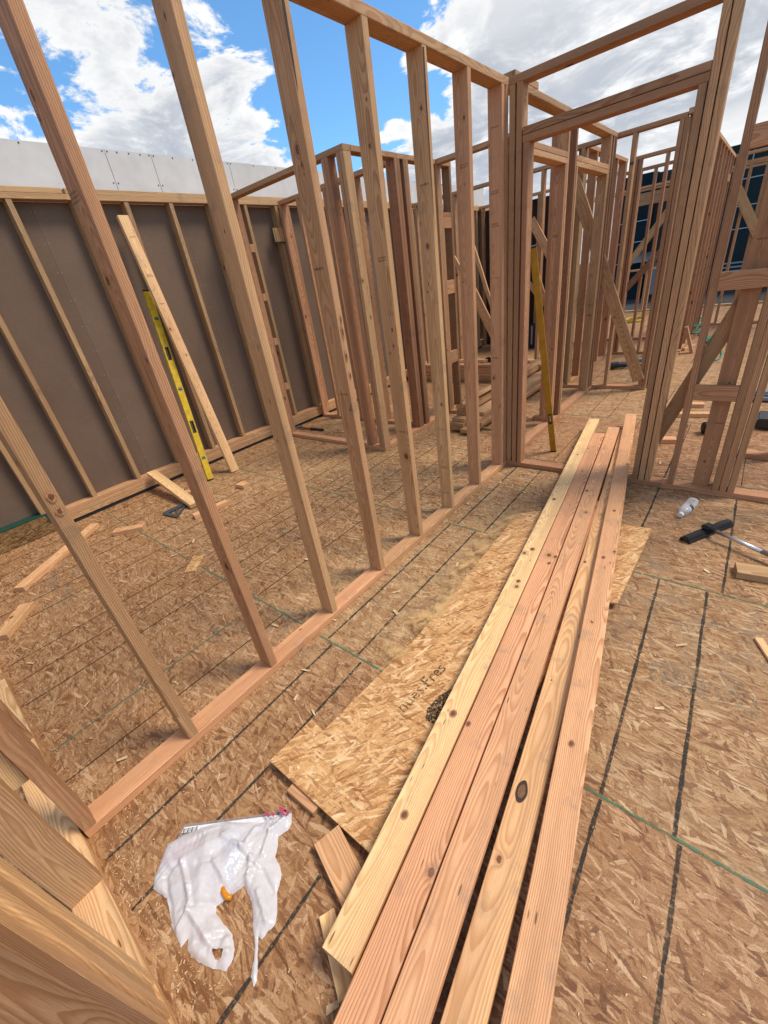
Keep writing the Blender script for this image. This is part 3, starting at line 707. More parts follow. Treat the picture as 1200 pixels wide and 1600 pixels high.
bm = bmesh.new(); bbox(bm, -3.0, -1.25, 8.885, 8.895, .02, 2.38); mobj('dark_backing', bm, SHEATH2, Lw)  # near-black panel put in for the black gaps between the studs
# brown exterior wall
X0 = -3.0
BW = empty('exterior_wall', (-3.05, 4.0, 0), 'brown sheathed exterior wall with yellowish studs and a white parapet above it', 'wall')
bm = bmesh.new(); bbox(bm, X0-.103, X0-.0905, -3.2, 9.3, 0.02, 2.40); mobj('sheathing', bm, SHEATH, BW)
for k, (a, b_) in enumerate([(-3.2, 1.9), (1.901, 5.2), (5.201, 9.3)]):
    for j in range(3): memb(BW, 'sole_plate', X0-.09, X0+.012-.004*j, max(a, .79) if k == 0 else a, b_, .032+j*.0385, .032+j*.0385+.0372, .45+.1*j, .62+.05*j)
    for j in range(2): memb(BW, 'top_plate', X0-.09, X0+.004-.003*j, a+.01*j, b_-.01*j, 2.40+j*.039, 2.4375+j*.039, .35, .66+.03*j)
for k, y in enumerate([-2.6, -2.2, -1.8, -1.4, -1.0, -.55, -.15, .27, .68, 1.085, 1.495, 1.93, 2.335, 2.74, 3.15, 3.56, 3.97, 4.14, 4.55, 4.96, 5.4, 5.8, 6.2, 6.62, 7.05, 7.5, 7.9, 8.35, 8.70, 8.96, 9.2]):
    memb(BW, 'stud', X0-.0885, X0, y, y+T, .148, 2.3995, (.9 if y == 4.14 else .35), .55, bow=.001)
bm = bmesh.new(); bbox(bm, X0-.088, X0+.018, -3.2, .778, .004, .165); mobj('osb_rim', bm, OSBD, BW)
bm = bmesh.new(); bbox(bm, X0-.089, X0+.0195, -3.2, .80, .167, .176); bbox(bm, X0-.01, X0+.0215, .70, .795, .09, .164); mobj('green_tape', bm, GREENP, BW)
bm = bmesh.new(); bbox(bm, X0-.09, X0+.005, .80, 9.3, 0.001, .031); mobj('shadow_gap_strip', bm, BLACK, BW)  # black strip stands in for the shadow gap under the sole plates
# OSB scrap panel on the wall by the closet
bm = bmesh.new(); bbox(bm, X0+.004, X0+.016, 3.86, 4.10, 2.06, 2.19, mi=0); bbox(bm, X0+.0035, X0+.0165, 3.85, 4.11, 2.048, 2.059, mi=1); bbox(bm, X0+.0035, X0+.0165, 3.848, 3.859, 2.06, 2.19, mi=1)
mobj('osb_gusset', bm, [OSBN, GREENP], BW)
# parapet
yj = [-3.2, .2, 1.18, 2.40, 2.80, 3.62, 4.84, 6.06, 7.28, 9.3]
for k, (a, b_) in enumerate(zip(yj, yj[1:])):
    bm = bmesh.new(); bbox(bm, X0-.165, X0-.152, a+.0025, b_-.0025, 2.30, 2.79+.004*mn.noise((k, 0, 0)))
    p = mobj('parapet_panel', bm, GYP, BW)
    bm = bmesh.new()
    ys = [a+.02]+[a+(b_-a)*q for q in (.25, .5, .75)]+[b_-.02]
    for y in ys:
        for z in (2.775, 2.56):
            if z < 2.6 and y not in (ys[0], ys[-1]): continue
            tube(bm, [(X0-.152, y, z), (X0-.1495, y, z)], .006, 6)
    mobj('screw_head', bm, NAILM, p)
bm = bmesh.new(); bbox(bm, X0-.30, X0-.167, -3.2, 9.3, 2.28, 2.775); mobj('parapet_core', bm, GYP, BW)

for (o, x0, x1, y0, y1, wl) in STUDS:
    if wl not in (A, B, Gw, Dw, Ew, Cw, Fw_) or y0 > 6.2 or wl is N: continue
    for q in range(2 if random.random() < .6 else 1):
        wz = min(.05, (x1-x0)*.7); rows = random.choice((1, 1, 2))
        if x1-x0 > .06: stampmark(o, ((x0+x1)/2+random.uniform(-.01, .01), y0, random.uniform(.3, 2.0)), (1, 0, 0), (0, -1, 0), wz, .010*rows+.003, rows)
# ------------------------------------------------------------------ loose boards in front
def blk(name, label, cat, A_, B_, w, t, wdir, tone, br, group=None, **k):
    o = lumber(name, None, A_, B_, w, t, wdir, tone, br, **k); tag(o, label, cat, group); return o
GB = 'loose boards lying through the doorway'
zt, zl = .0965, .0585
b1 = blk('lumber_board', 'pale yellow board with round knots, leftmost of the long loose boards', 'board', (.926, .32, zt), (.416, 4.35, zt), .089, T, (1, 0, 0), .02, 1.00, GB, bow=.00001, wane=.003)
b2_ = blk('lumber_board', 'smooth salmon coloured board just right of the pale yellow board', 'board', (1.109, -.35, zt), (.553, 3.985, zt), .0885, T, (1, 0, 0), .95, .93, GB, bow=.00001)
b3_ = blk('lumber_board', 'pink board with two shallow chips, third from the left in the loose pile', 'board', (1.203, -.35, zt), (.627, 4.16, zt), .089, T, (1, 0, 0), .85, .90, GB, bow=.00001, wane=.004)
b5_ = blk('lumber_board', 'tan board with the large black oval knot, lying lower between the pink boards', 'board', (1.297, -.25, zl), (.715, 4.22, zl), .089, T, (1, 0, 0), .35, .90, GB, bow=.00001, wane=.003)
b6_ = blk('lumber_board', 'long pink board with red knots, rightmost and farthest reaching of the loose pile', 'board', (1.449, -.35, zt), (.679, 4.56, zt), .089, T, (1, 0, 0), .78, .90, GB, bow=.00001)
blk('lumber_board', 'reddish lower board showing only as a sliver under the third board', 'board', (1.115, .15, zl), (.81, 2.85, zl), .089, T, (1, 0, 0), .9, .7, GB)
blk('lumber_board', 'buried board in the lower layer below the pale and salmon boards', 'board', (.955, .62, zl), (.60, 3.9, zl), .089, T, (1, 0, 0), .5, .7, GB)
# big black knot of the tan board and its companions are modelled as inlaid plugs
def knot(parent, x, y, z, rx, ry, rot=0, lab=None):
    bm = bmesh.new(); n = 22
    for r0, mi in ((1., 0), (.62, 1)):
        vs = []
        for t in range(n):
            a = t*2*math.pi/n; q = r0*(1+.12*mn.noise((x*9+math.cos(a), math.sin(a), r0)))
            px, py = rx*q*math.cos(a), ry*q*math.sin(a)
            vs.append(bm.verts.new((px*math.cos(rot)-py*math.sin(rot), px*math.sin(rot)+py*math.cos(rot), .0004 if r0 == 1 else .0012)))
        f = bm.faces.new(vs); f.material_index = mi
    return mobj('knot', bm, [KN1, KN2] if lab is None else [KN3, KN4], parent, Matrix.Translation((x, y, z)))

for (P_, x, y, rx, ry, z) in [(b5_, 1.129, .933, .017, .036, .0778), (b5_, .959, 2.173, .008, .012, .0778), (b1, .836, 1.024, .014, .017, .1158), (b1, .881, .661, .012, .015, .1158), (b1, .702, 2.111, .014, .016, .1158), (b1, .744, 1.822, .012, .014, .1158), (b1, .615, 2.702, .012, .016, .1158),
                              (b6_, 1.209, 1.14, .010, .015, .1158), (b6_, 1.037, 2.2, .010, .016, .1158), (b6_, 1.071, 2.275, .008, .012, .1158), (b6_, .971, 2.7, .010, .014, .1158), (b2_, .90, 1.019, .009, .013, .1158), (b3_, .83, 2.098, .011, .016, .1158), (b3_, .821, 2.03, .010, .014, .1158)]:
    knot(P_, x, y, z, rx, ry, .13) if P_ is b5_ and y < 1 else knot(P_, x, y, z, rx, ry, .13, 1)
# OSB cut sheet under the boards
def prism(name, pts, z0, z1, mat, parent=None, bev=0):
    bm = bmesh.new(); a = [bm.verts.new((x, y, z0)) for x, y in pts]; b_ = [bm.verts.new((x, y, z1)) for x, y in pts]
    bm.faces.new(a[::-1]); bm.faces.new(b_); n = len(pts)
    for i in range(n): bm.faces.new((a[i], a[(i+1) % n], b_[(i+1) % n], b_[i]))
    return mobj(name, bm, mat, parent)
sheet = prism('osb_sheet', [(.342, .540), (1.02, .545), (1.03, 1.93), (1.163, 1.978), (1.178, 2.71), (.55, 2.66), (.432, 2.55), (.450, 1.9), (.468, 1.3), (.428, .735), (.352, .743)], .0275, .0385, OSBN)
tag(sheet, 'fresh yellow cut OSB sheet lying under the loose boards', 'osb sheet')
def text_on(parent, body, size, loc, ang, mat, name='printed_mark'):
    cu = bpy.data.curves.new(name, 'FONT'); cu.body = body; cu.size = size; cu.resolution_u = 2
    t = bpy.data.objects.new(name, cu); COL.objects.link(t); bpy.context.view_layer.update()
    me = bpy.data.meshes.new_from_object(t); bpy.data.objects.remove(t, do_unlink=True)
    bm = bmesh.new(); bm.from_mesh(me); bpy.data.meshes.remove(me)
    return mobj(name, bm, mat, parent, Matrix.Translation(Vector(loc)) @ Matrix.Rotation(ang, 4, 'Z'))
text_on(sheet, 'nues.Fres', .072, (.645, .962, .0400), R(83), INKS)
bm = bmesh.new()
vs = [bm.verts.new(p+(0,)) for p in ((.712, 1.03), (.735, .985), (.765, .99), (.775, 1.05), (.79, 1.10), (.785, 1.17), (.76, 1.20), (.74, 1.15), (.72, 1.10))]; bm.faces.new(vs)
mobj('printed_mark', bm, INKS, sheet, Matrix.Translation((0, 0, .0403)))

GS = 'short lumber offcuts scattered on the deck'
def off(label, cx_, cy_, L, w, ang, tone=.7, br=.86, t=T, z=0, **k):
    dx_, dy_ = math.cos(R(ang))*L/2, math.sin(R(ang))*L/2
    o = blk('lumber_offcut', label, 'offcut', (cx_-dx_, cy_-dy_, z+t/2), (cx_+dx_, cy_+dy_, z+t/2), w, t, (-math.sin(R(ang)), math.cos(R(ang)), 0), tone, br, GS, bow=0, **k)
    return o
off('small offcut propping the near edge of the yellow OSB sheet', .535, .535, .13, .04, 90-88, .7, .84, t=.027)
sb = off('offcut with splintered nailed end poking out from under the pale yellow board', .80, .465, .24, .088, -17, .6, .84)
off('thin pale offcut under the near end of the pale yellow board', .885, .335, .17, .045, -27, .05, 1.0, t=.019)
off('long narrow offcut crossing behind the leftmost stud', -2.40, .60, .86, .075, 129, .6, .84)
off('thick short offcut cut by the left edge of the picture', -1.73, .16, .30, .085, 141, .4, .80)
off('mitred offcut on the green joint line near the brown wall', -2.25, 1.06, .24, .07, 48, .75, .86)
off('little square offcut lying alone near the foot of the pale leaning stud', -2.04, 2.035, .105, .08, 8, .5, .92)
off('offcut lying behind the wide stud beside the steel square', -1.88, 1.60, .30, .06, 82, .7, .9)
off('pink offcut tucked under the slanting tan plank', -2.43, 1.70, .12, .06, 40, .8, .92)
o = prism('osb_scrap', [(-1.203, .998), (-1.147, 1.052), (-1.266, 1.177), (-1.335, 1.141)], .001, .012, OSBN); tag(o, 'small fresh yellow OSB scrap on the green joint line', 'osb scrap')
off('offcut just behind the right door posts on the deck', 1.025, 4.22, .13, .08, 15, .8, .92)
off('long low offcut seen between brace and flat stud', 1.12, 4.95, .26, .075, 12, .5, .86)
off('offcut just past the long low offcut', 1.05, 5.25, .26, .08, 8, .6, .84)
off('dark brown offcut at the right edge beyond the squeegee handle', 1.70, 2.53, .26, .09, 8, .3, .62)
off('thin offcut on the deck at the end of the far row of studs', .72, 8.15, .3, .04, 70, .6, .8)
o = blk('lumber_offcut', 'short stub of wood standing tilted against the far row of studs', 'offcut', (.79, 7.86, 0.01), (.665, 7.83, .36), .085, T, (0, 1, 0), .8, .6, GS, bow=0)
off('sliver of pale board at the right edge above the ink mark', 1.705, 1.99, .16, .03, -66, .4, .95, t=.012)
# plank leaning from the sole plate to the deck
blk('slanting_plank', 'yellow tan plank slanting from the brown wall plate down to the deck', 'board', (-2.955, 1.625, .172), (-2.10, 1.575, .026), .089, T, (0, 1, 0), .2, .84, bow=0)
# leaning pale stud
o = blk('leaning_stud', 'whitish loose stud leaning against the brown wall', 'board', (-2.49, 2.235, .005), (-2.965, 2.262, 2.29), .089, T, (.0, 1, 0), .25, 1.0, bow=.003)
x_ = Vector((0, 1, 0)); n_ = Vector((.98, 0, .2))
for f in (.93, .80, .70): stampmark(o, Vector((-2.49, 2.235, 0)).lerp(Vector((-2.965, 2.262, 2.29)), f)+n_.normalized()*.0205, x_, n_, .05, .010 if f != .8 else .024, 1 if f != .8 else 2)

# levels
def level(name, label, foot, top, xd, w, t, mat, wins=True):
    foot = Vector(foot); top = Vector(top); L = (top-foot).length
    mw = frame_matrix(foot, xd, top-foot)
    root = bpy.data.objects.new(name, None); COL.objects.link(root); place(root, None, Matrix.Translation(foot)); tag(root, label, 'spirit level')
    holes = [(L*.27, L*.335), (L*.66, L*.725)] if wins else [(.27, .36)]
    bm = bmesh.new(); z = 0
    e = w*.22
    for a, b_ in holes+[(L, L)]:
        bbox(bm, -w/2, w/2, -t/2, t/2, z, a, .0015)
        if a < L:
            bbox(bm, -w/2, -w/2+e, -t/2, t/2, a, b_); bbox(bm, w/2-e, w/2, -t/2, t/2, a, b_)
        z = b_
    mobj('body', bm, mat, root, mw)
    for a, b_ in holes:
        bm = bmesh.new(); ww = w/2-e; q = .006
        bbox(bm, -ww, -ww+q, -t/2-.003, t/2+.003, a, b_); bbox(bm, ww-q, ww, -t/2-.003, t/2+.003, a, b_)
        bbox(bm, -ww+q, ww-q, -t/2-.003, t/2+.003, a, a+q*1.5); bbox(bm, -ww+q, ww-q, -t/2-.003, t/2+.003, b_-q*1.5, b_)
        mobj('hand_hole', bm, BLACKP, root, mw)
    for f in ((.12, .5, .86) if wins else ()):
        bm = bmesh.new(); bbox(bm, -w*.3, w*.3, -t/2-.0015, t/2+.0015, L*f, L*f+.028); fr = mobj('vial_window', bm, STEEL, root, mw)
        bm = bmesh.new(); tube(bm, [(-w*.24, -t/2-.002, L*f+.014), (w*.24, -t/2-.002, L*f+.014)], .006, 8); mobj('vial', bm, CORDG, fr, mw)
    for a in (-.004, L):
        bm = bmesh.new(); bbox(bm, -w/2-.001, w/2+.001, -t/2-.002, t/2+.002, a, a+.012, .001); mobj('end_cap', bm, BLACKP, root, mw)
    return root
level('spirit_level', 'yellow spirit level with black hand holes leaning against the brown wall', (-2.55, 1.985, .006), (-2.968, 2.235, 1.72), (0, 1, 0), .062, .026, YEL)
level('spirit_level', 'ochre box level leaning in the doorway corner behind the door posts', (.255, 3.745, .006), (.128, 3.452, 1.56), (1, 0.3, 0), .046, .028, YELD, wins=False)

# speed square
def square():
    bm = bmesh.new()
    a, b_, c = Vector((-2.057, 1.379)), Vector((-2.252, 1.346)), Vector((-2.25, 1.588))
    ctr = (a+b_+c)/3
    outer = [a, b_, c]; inner = [ctr+(p-ctr)*.60 for p in outer]
    z0, z1 = .012, .0155
    ov = [[bm.verts.new((p.x, p.y, z)) for p in outer] for z in (z0, z1)]; iv = [[bm.verts.new((p.x, p.y, z)) for p in inner] for z in (z0, z1)]
    for i in range(3):
        j = (i+1) % 3
        bm.faces.new((ov[1][i], ov[1][j], iv[1][j], iv[1][i])); bm.faces.new((ov[0][j], ov[0][i], iv[0][i], iv[0][j]))
        bm.faces.new((ov[0][i], ov[0][j], ov[1][j], ov[1][i])); bm.faces.new((iv[0][j], iv[0][i], iv[1][i], iv[1][j]))
    ro = empty('speed_square', (-2.2, 1.42, 0), 'small grey steel triangle square on the deck by the slanting plank', 'square')
    mobj('blade', bm, STEEL, ro)
    bm = bmesh.new(); m1 = ctr+(a-ctr)*.6; m2 = ctr+((b_+c)/2-ctr)*.62
    tube(bm, [(m1.x, m1.y, .0137), (m2.x, m2.y, .0137)], .006, 6); mobj('web', bm, STEEL, ro)
    d = (c-b_).normalized(); n = Vector((-d.y, d.x))
    bm = bmesh.new(); bbox(bm, 0, (c-b_).length, -.009, .009, .0, .026, .002)
    mobj('fence', bm, STEEL, ro, frame_matrix((b_.x, b_.y, .0005), (d.x, d.y, 0), (0, 0, 1)))
square()

# hammer
hm = empty('hammer', (-2.6, 3.5, 0), 'hammer with red and black handle lying in the closet doorway', 'hammer')
bm = bmesh.new(); tube(bm, [(-2.90, 3.485, .022), (-2.80, 3.49, .020)], .012, 8); tube(bm, [(-2.895, 3.44, .03), (-2.895, 3.53, .025)], .014, 8); mobj('head', bm, STEEL, hm)
bm = bmesh.new(); tube(bm, [(-2.80, 3.49, .02), (-2.68, 3.498, .018)], .011, 8); mobj('handle', bm, REDP, hm)
bm = bmesh.new(); tube(bm, [(-2.68, 3.498, .018), (-2.60, 3.505, .018), (-2.465, 3.516, .018)], .016, 8); mobj('grip', bm, BLACKP, hm)

# squeegee
sq = empty('floor_squeegee', (1.45, 2.83, 0), 'black floor squeegee with a long aluminium handle on the right', 'squeegee')
hd = Vector((1.518-1.34, 2.994-2.696, 0)); 
mwq = frame_matrix((1.34, 2.696, 0), (0, 0, 1), hd)
Lh = hd.length
bm = bmesh.new(); bbox(bm, .010, .036, -.018, .018, 0, Lh, .006); mobj('head', bm, BLACKP, sq, mwq)
bm = bmesh.new(); bbox(bm, .000, .02, -.030, -.019, .003, Lh-.003, .001); bbox(bm, .0, .02, .019, .027, .003, Lh-.003, .001); mobj('rubber_blade', bm, BLACK, sq, mwq)
bm = bmesh.new(); bbox(bm, .036, .062, -.022, .026, Lh*.40, Lh*.56, .007); tube(bm, [(.04, .005, Lh*.48), (.046, .05, Lh*.47)], .016, 10); mobj('swivel', bm, BLACKP, sq, mwq)
j0 = Vector((1.468, 2.795, .052)); d_ = Vector((1.70, 2.668, .045))-j0; d_.normalize()
bm = bmesh.new(); tube(bm, [j0, j0+d_*.22], .0105, 14); mobj('handle', bm, ALU, sq, smooth=True)
bm = bmesh.new(); tube(bm, [j0+d_*.22, j0+d_*1.1], .013, 14); mobj('handle', bm, ALU, sq, smooth=True)

# bottle
bt = Vector((1.325, 3.150, .033)); bh = Vector((1.283, 2.955, .022)); mwb = frame_matrix(bt, (0, 0, 1), bh-bt)
br_ = empty('water_bottle', (1.30, 3.05, 0), 'crumpled clear plastic water bottle on the deck before the door posts', 'bottle')
bm = bmesh.new(); lathe(bm, [(.020, 0), (.031, .004), (.032, .02), (.030, .035), (.032, .05), (.0325, .07), (.026, .085), (.032, .10), (.0325, .12), (.031, .135), (.024, .155), (.014, .172), (.012, .180)], 18)
for v in bm.verts:
    if .05 < v.co.z < .13: v.co.x *= .86; v.co.y *= 1+.12*mn.noise(v.co*40)
    v.co.x += .004*mn.noise(v.co*45)
mobj('body', bm, CLEAR, br_, mwb, True)
bm = bmesh.new(); lathe(bm, [(.0145, .178), (.0145, .194)], 16); mobj('cap', bm, WHITEP, br_, mwb)
bm = bmesh.new(); lathe(bm, [(.0335, .085), (.0335, .107)], 18)
for f in [f for f in bm.faces if len(f.verts) > 4]: bm.faces.remove(f)
for v in bm.verts: v.co.x *= .86
for f in [f for f in bm.faces if math.atan2(f.calc_center_median().y, f.calc_center_median().x) > -.3]: bm.faces.remove(f)
mobj('label_band', bm, BLACKP, br_, mwb)

# ------------------------------------------------------------------ plastic bag
OUT = [[0.307, 0.106], [0.279, 0.142], [0.252, 0.177], [0.271, 0.221], [0.306, 0.272], [0.349, 0.325], [0.399, 0.357], [0.467, 0.405], [0.489, 0.44], [0.503, 0.47], [0.527, 0.479], [0.551, 0.459], [0.556, 0.439], [0.544, 0.411], [0.567, 0.387], [0.579, 0.37], [0.619, 0.36], [0.639, 0.346], [0.653, 0.317], [0.692, 0.289], [0.705, 0.271], [0.7, 0.247], [0.699, 0.229], [0.684, 0.228], [0.721, 0.2], [0.744, 0.183], [0.756, 0.164], [0.732, 0.169], [0.716, 0.19], [0.693, 0.211], [0.661, 0.228], [0.613, 0.258], [0.582, 0.265], [0.559, 0.268], [0.546, 0.231], [0.535, 0.201], [0.531, 0.19], [0.545, 0.182], [0.592, 0.184], [0.625, 0.185], [0.653, 0.172], [0.666, 0.159], [0.671, 0.135], [0.627, 0.111], [0.585, 0.095], [0.548, 0.091], [0.527, 0.105], [0.528, 0.083], [0.47, 0.087], [0.412, 0.103], [0.387, 0.108], [0.335, 0.094]]
HOLE = [[0.608, 0.137], [0.636, 0.156], [0.641, 0.142], [0.637, 0.134], [0.628, 0.128]]
CR = [[[0.337, 0.132], [0.347, 0.186]], [[0.347, 0.186], [0.435, 0.163]], [[0.435, 0.163], [0.469, 0.145]], [[0.403, 0.213], [0.441, 0.249]], [[0.441, 0.249], [0.516, 0.241]], [[0.545, 0.223], [0.556, 0.303]], [[0.516, 0.241], [0.535, 0.201]], [[0.486, 0.321], [0.527, 0.323]], [[0.527, 0.323], [0.568, 0.279]], [[0.569, 0.324], [0.643, 0.31]], [[0.547, 0.351], [0.513, 0.404]], [[0.513, 0.404], [0.528, 0.467]], [[0.469, 0.145], [0.524, 0.189]], [[0.468, 0.137], [0.581, 0.138]], [[0.487, 0.093], [0.48, 0.135]], [[0.581, 0.138], [0.617, 0.186]], [[0.527, 0.323], [0.569, 0.324]], [[0.403, 0.302], [0.486, 0.321]], [[0.344, 0.133], [0.465, 0.088]], [[0.609, 0.285], [0.679, 0.262]], [[0.486, 0.321], [0.468, 0.381]], [[0.558, 0.118], [0.607, 0.131]], [[0.607, 0.131], [0.648, 0.162]]]
def segd(p, a, b_):
    ax, ay = a; bx, by = b_; vx, vy = bx-ax, by-ay; t = max(0, min(1, ((p[0]-ax)*vx+(p[1]-ay)*vy)/(vx*vx+vy*vy+1e-12)))
    return math.hypot(p[0]-ax-t*vx, p[1]-ay-t*vy)
def inside(p, poly):
    r = False; j = len(poly)-1
    for i in range(len(poly)):
        (xi, yi), (xj, yj) = poly[i], poly[j]
        if (yi > p[1]) != (yj > p[1]) and p[0] < (xj-xi)*(p[1]-yi)/(yj-yi)+xi: r = not r
        j = i
    return r
def dens(poly):
    out = []
    n = len(poly)
    for i in range(n):
        a, b_ = poly[i], poly[(i+1) % n]; L = math.hypot(b_[0]-a[0], b_[1]-a[1]); k = max(1, int(L/.006))
        for q in range(k):
            f = q/k; x, y = a[0]+(b_[0]-a[0])*f, a[1]+(b_[1]-a[1])*f
            out.append((x+.0022*mn.noise((x*90, y*90, 0)), y+.0022*mn.noise((x*90, y*90, 7))))
    return out
def sheet_mesh(outer, hole, step, hf):
    o2 = dens(outer); h2 = dens(hole) if hole else []
    pts = list(o2)+list(h2)
    ed = [(i, (i+1) % len(o2)) for i in range(len(o2))]+[(len(o2)+i, len(o2)+(i+1) % len(h2)) for i in range(len(h2))]
    xs = [p[0] for p in outer]; ys = [p[1] for p in outer]
    x = min(xs)
    while x < max(xs):
        y = min(ys)
        while y < max(ys):
            p = (x+random.uniform(-.3, .3)*step, y+random.uniform(-.3, .3)*step)
            if inside(p, outer) and not (hole and inside(p, hole)) and min(segd(p, o2[i], o2[(i+1) % len(o2)]) for i in range(0, len(o2))) > step*.5: pts.append(p)
            y += step
        x += step
    vs, _, fs, _, _, _ = delaunay_2d_cdt([Vector(p) for p in pts], ed, [], 1, 1e-6)
    bm = bmesh.new(); V = []
    for v in vs:
        db = min(segd(v, outer[i], outer[(i+1) % len(outer)]) for i in range(len(outer)))
        V.append(bm.verts.new((v.x, v.y, hf(v.x, v.y, db))))
    for f in fs:
        c = sum((Vector(vs[i]) for i in f), Vector((0, 0)))/len(f)
        if hole and inside(c, hole): continue
        try: bm.faces.new([V[i] for i in f])
        except ValueError: pass
    return bm
FOLDS = []
_rr = random.Random(11)
for k in range(90):
    big = k < 16
    FOLDS.append((_rr.uniform(.27, .70), _rr.uniform(.11, .44), _rr.uniform(0, math.pi), _rr.uniform(.05, .11) if big else (_rr.uniform(.014, .035) if k < 50 else _rr.uniform(.007, .013)), (.0055 if big else .0021 if k < 50 else .0010)*_rr.uniform(.5, 1.3), _rr.uniform(.05, .10) if big else _rr.uniform(.02, .05), _rr.random()))
def bagh(x, y, db):
    body = math.exp(-(((x-.42)/.15)**2+((y-.25)/.11)**2))
    z = .004+.010*(1-math.exp(-db/.008))+.034*body*(1-math.exp(-db/.03))
    e = min(1, db/.010)
    for i, s in enumerate(CR):
        d = segd((x, y), *s); z += (.010 if i % 3 else -.008)*max(0, 1-d/.011)*e
    for fx, fy, a, wl, am, win, ph in FOLDS:
        r2 = ((x-fx)**2+(y-fy)**2)/(win*win)
        if r2 > 5: continue
        u = (x-fx)*math.cos(a)+(y-fy)*math.sin(a)+.006*mn.noise((x*25, y*25, a))
        t = (u/wl+ph) % 1.0
        z += am*(4*abs(t-.5)-1)*math.exp(-r2)*e
    z += .0012*mn.noise((x*180, y*180, 3))*e
    return max(.0018, z)
bag = empty('plastic_bag', (.48, .25, 0), 'crumpled white plastic carrier bag lying on the deck', 'bag')
mobj('bag_film', sheet_mesh(OUT, HOLE, .0040, bagh), BAG, bag, None, True)
# contents seen through and beside the bag
pk = [[0.262, 0.205], [0.244, 0.242], [0.453, 0.426], [0.498, 0.478], [0.524, 0.484], [0.54, 0.45], [0.42, 0.29]]
o = prism('clear_packet', pk, .0022, .0036, FILM); tag(o, 'clear plastic packet edge showing along the top of the white bag', 'packet')
prism('paper_label', [(.261, .221), (.253, .237), (.304, .282), (.45, .412), (.5, .455), (.51, .44), (.33, .28)], .0038, .0046, WHITEP, o)
bm = bmesh.new()
for k in range(11):
    f = k/11; px, py = .262+.036*f, .229+.036*f
    a = .0012 if k % 3 else .0022
    vs = [bm.verts.new(q) for q in ((px-.006, py+.004, .0049), (px-.006+a, py+.004+a, .0049), (px+.004+a, py-.008+a, .0049), (px+.004, py-.008, .0049))]; bm.faces.new(vs)
mobj('barcode', bm, BLACK, o)
bm = bmesh.new()
for (x, y, rx, ry) in [(.478, .426, .012, .005), (.494, .437, .008, .005), (.512, .463, .014, .009), (.527, .468, .006, .008)]:
    vs = [bm.verts.new((x+rx*math.cos(a*.524+.7)+ry*math.sin(a), y+ry*math.sin(a*.524+.7), .0300)) for a in range(12)]
    bmesh.ops.contextual_create(bm, geom=vs)
mobj('red_print', bm, REDW, bag)
def pod(name, label, cat, pts, h, mat):
    c = Vector((sum(p[0] for p in pts)/len(pts), sum(p[1] for p in pts)/len(pts)))
    def hf(x, y, db): return .005+h*(1-math.exp(-db/.012))
    bm = sheet_mesh(pts, None, .012, hf); bmesh.ops.solidify(bm, geom=bm.faces[:], thickness=.003)
    o = mobj(name, bm, mat, None, None, True); tag(o, label, cat); return o
pod('pink_packet', 'pink packet glowing through the left side of the white bag', 'packet', [[0.272, 0.148], [0.275, 0.19], [0.317, 0.256], [0.36, 0.25], [0.345, 0.18], [0.31, 0.135]], .010, PINK)
pod('blue_packet', 'blue packet showing through the middle of the white bag', 'packet', [[0.391, 0.306], [0.447, 0.342], [0.482, 0.308], [0.512, 0.255], [0.486, 0.241], [.44, .28]], .020, BLUEW)
bm = bmesh.new(); tube(bm, [(.500, .235, .016), (.525, .222, .016), (.545, .222, .015), (.556, .230, .014)], .009, 12, .007)
o = mobj('amber_bottle', bm, AMBER, None, None, True); tag(o, 'orange plastic bottle end peeking out of the white bag', 'bottle')

# ------------------------------------------------------------------ piles behind
def pile(name, label, boards, loc):
    for i, (a, b_, w, t, wd, tn, b2) in enumerate(boards):
        o = lumber('stacked_board', None, a, b_, w, t, wd, tn, b2, bow=0)
        tag(o, label[i], 'board', name)
PA = []
lab = []
pos = ['bottom', 'second', 'third', 'fourth']
pos.append('fifth')
pos.append('topmost')
for j in range(6):
    for i in range(2 if j < 4 else 1):
        sh = random.uniform(-.02, .02); y0 = 3.87+random.uniform(0, .1)+.05*j
        PA.append(((-.83+i*.17+sh, y0, .045+j*.0395), (-.80+i*.19+sh, y0+2.3, .045+j*.0395), .15, .037, (1, 0, 0), random.uniform(.3, .8), random.uniform(.52, .70)))
        lab.append('%s row %s board of the pile running away behind the corner post' % (pos[j], ('left', 'right')[i]))
PA.append(((-.80, 3.98, .28), (-.70, 5.6, .32), .09, .037, (.8, 0, .5), .6, .7)); lab.append('tilted board on top of the pile running away behind the corner post')
pile('boards stacked behind the corner post', lab, PA, None)
for k in range(2):
    yy = 4.1+k*1.5
    o = lumber('sleeper', None, (-.95, yy, .013), (-.5, yy, .013), .04, .024, (0, 1, 0), .4, .5, bow=0); tag(o, ('nearer', 'farther')[k]+' wooden sleeper under the receding pile of boards', 'sleeper', 'sleepers under the board pile')
PB = []; lab = []
for j in range(6):
    y0 = 6.08+random.uniform(-.03, .03)
    PB.append(((-2.95+random.uniform(0, .15), y0-.02, .022+j*.0425), (-.42-random.uniform(0, .1), y0, .022+j*.0425), .14, .038, (0, 1, 0), random.uniform(.1, .7), random.uniform(.7, .9)))
    lab.append('%s board of the crosswise pile in the rear left room' % ('lowest', 'second lowest', 'third lowest', 'fourth lowest', 'fifth lowest', 'topmost')[j])
pile('boards stacked crosswise in the rear left room', lab, PB, None)
GR = 'offcuts strewn on the rear board pile'
for k, (x, y, L, a) in enumerate([(-2.0, 6.10, .5, 25), (-1.7, 6.15, .3, -20), (-1.25, 6.05, .35, 10), (-.95, 6.12, .3, -35)]):
    o = off(('long tilted', 'small crossed', 'flat reddish', 'rightmost slanted')[k]+' offcut on top of the crosswise rear pile', x, y, L, .08, a, .6, .85, z=.262)
    o['group'] = GR
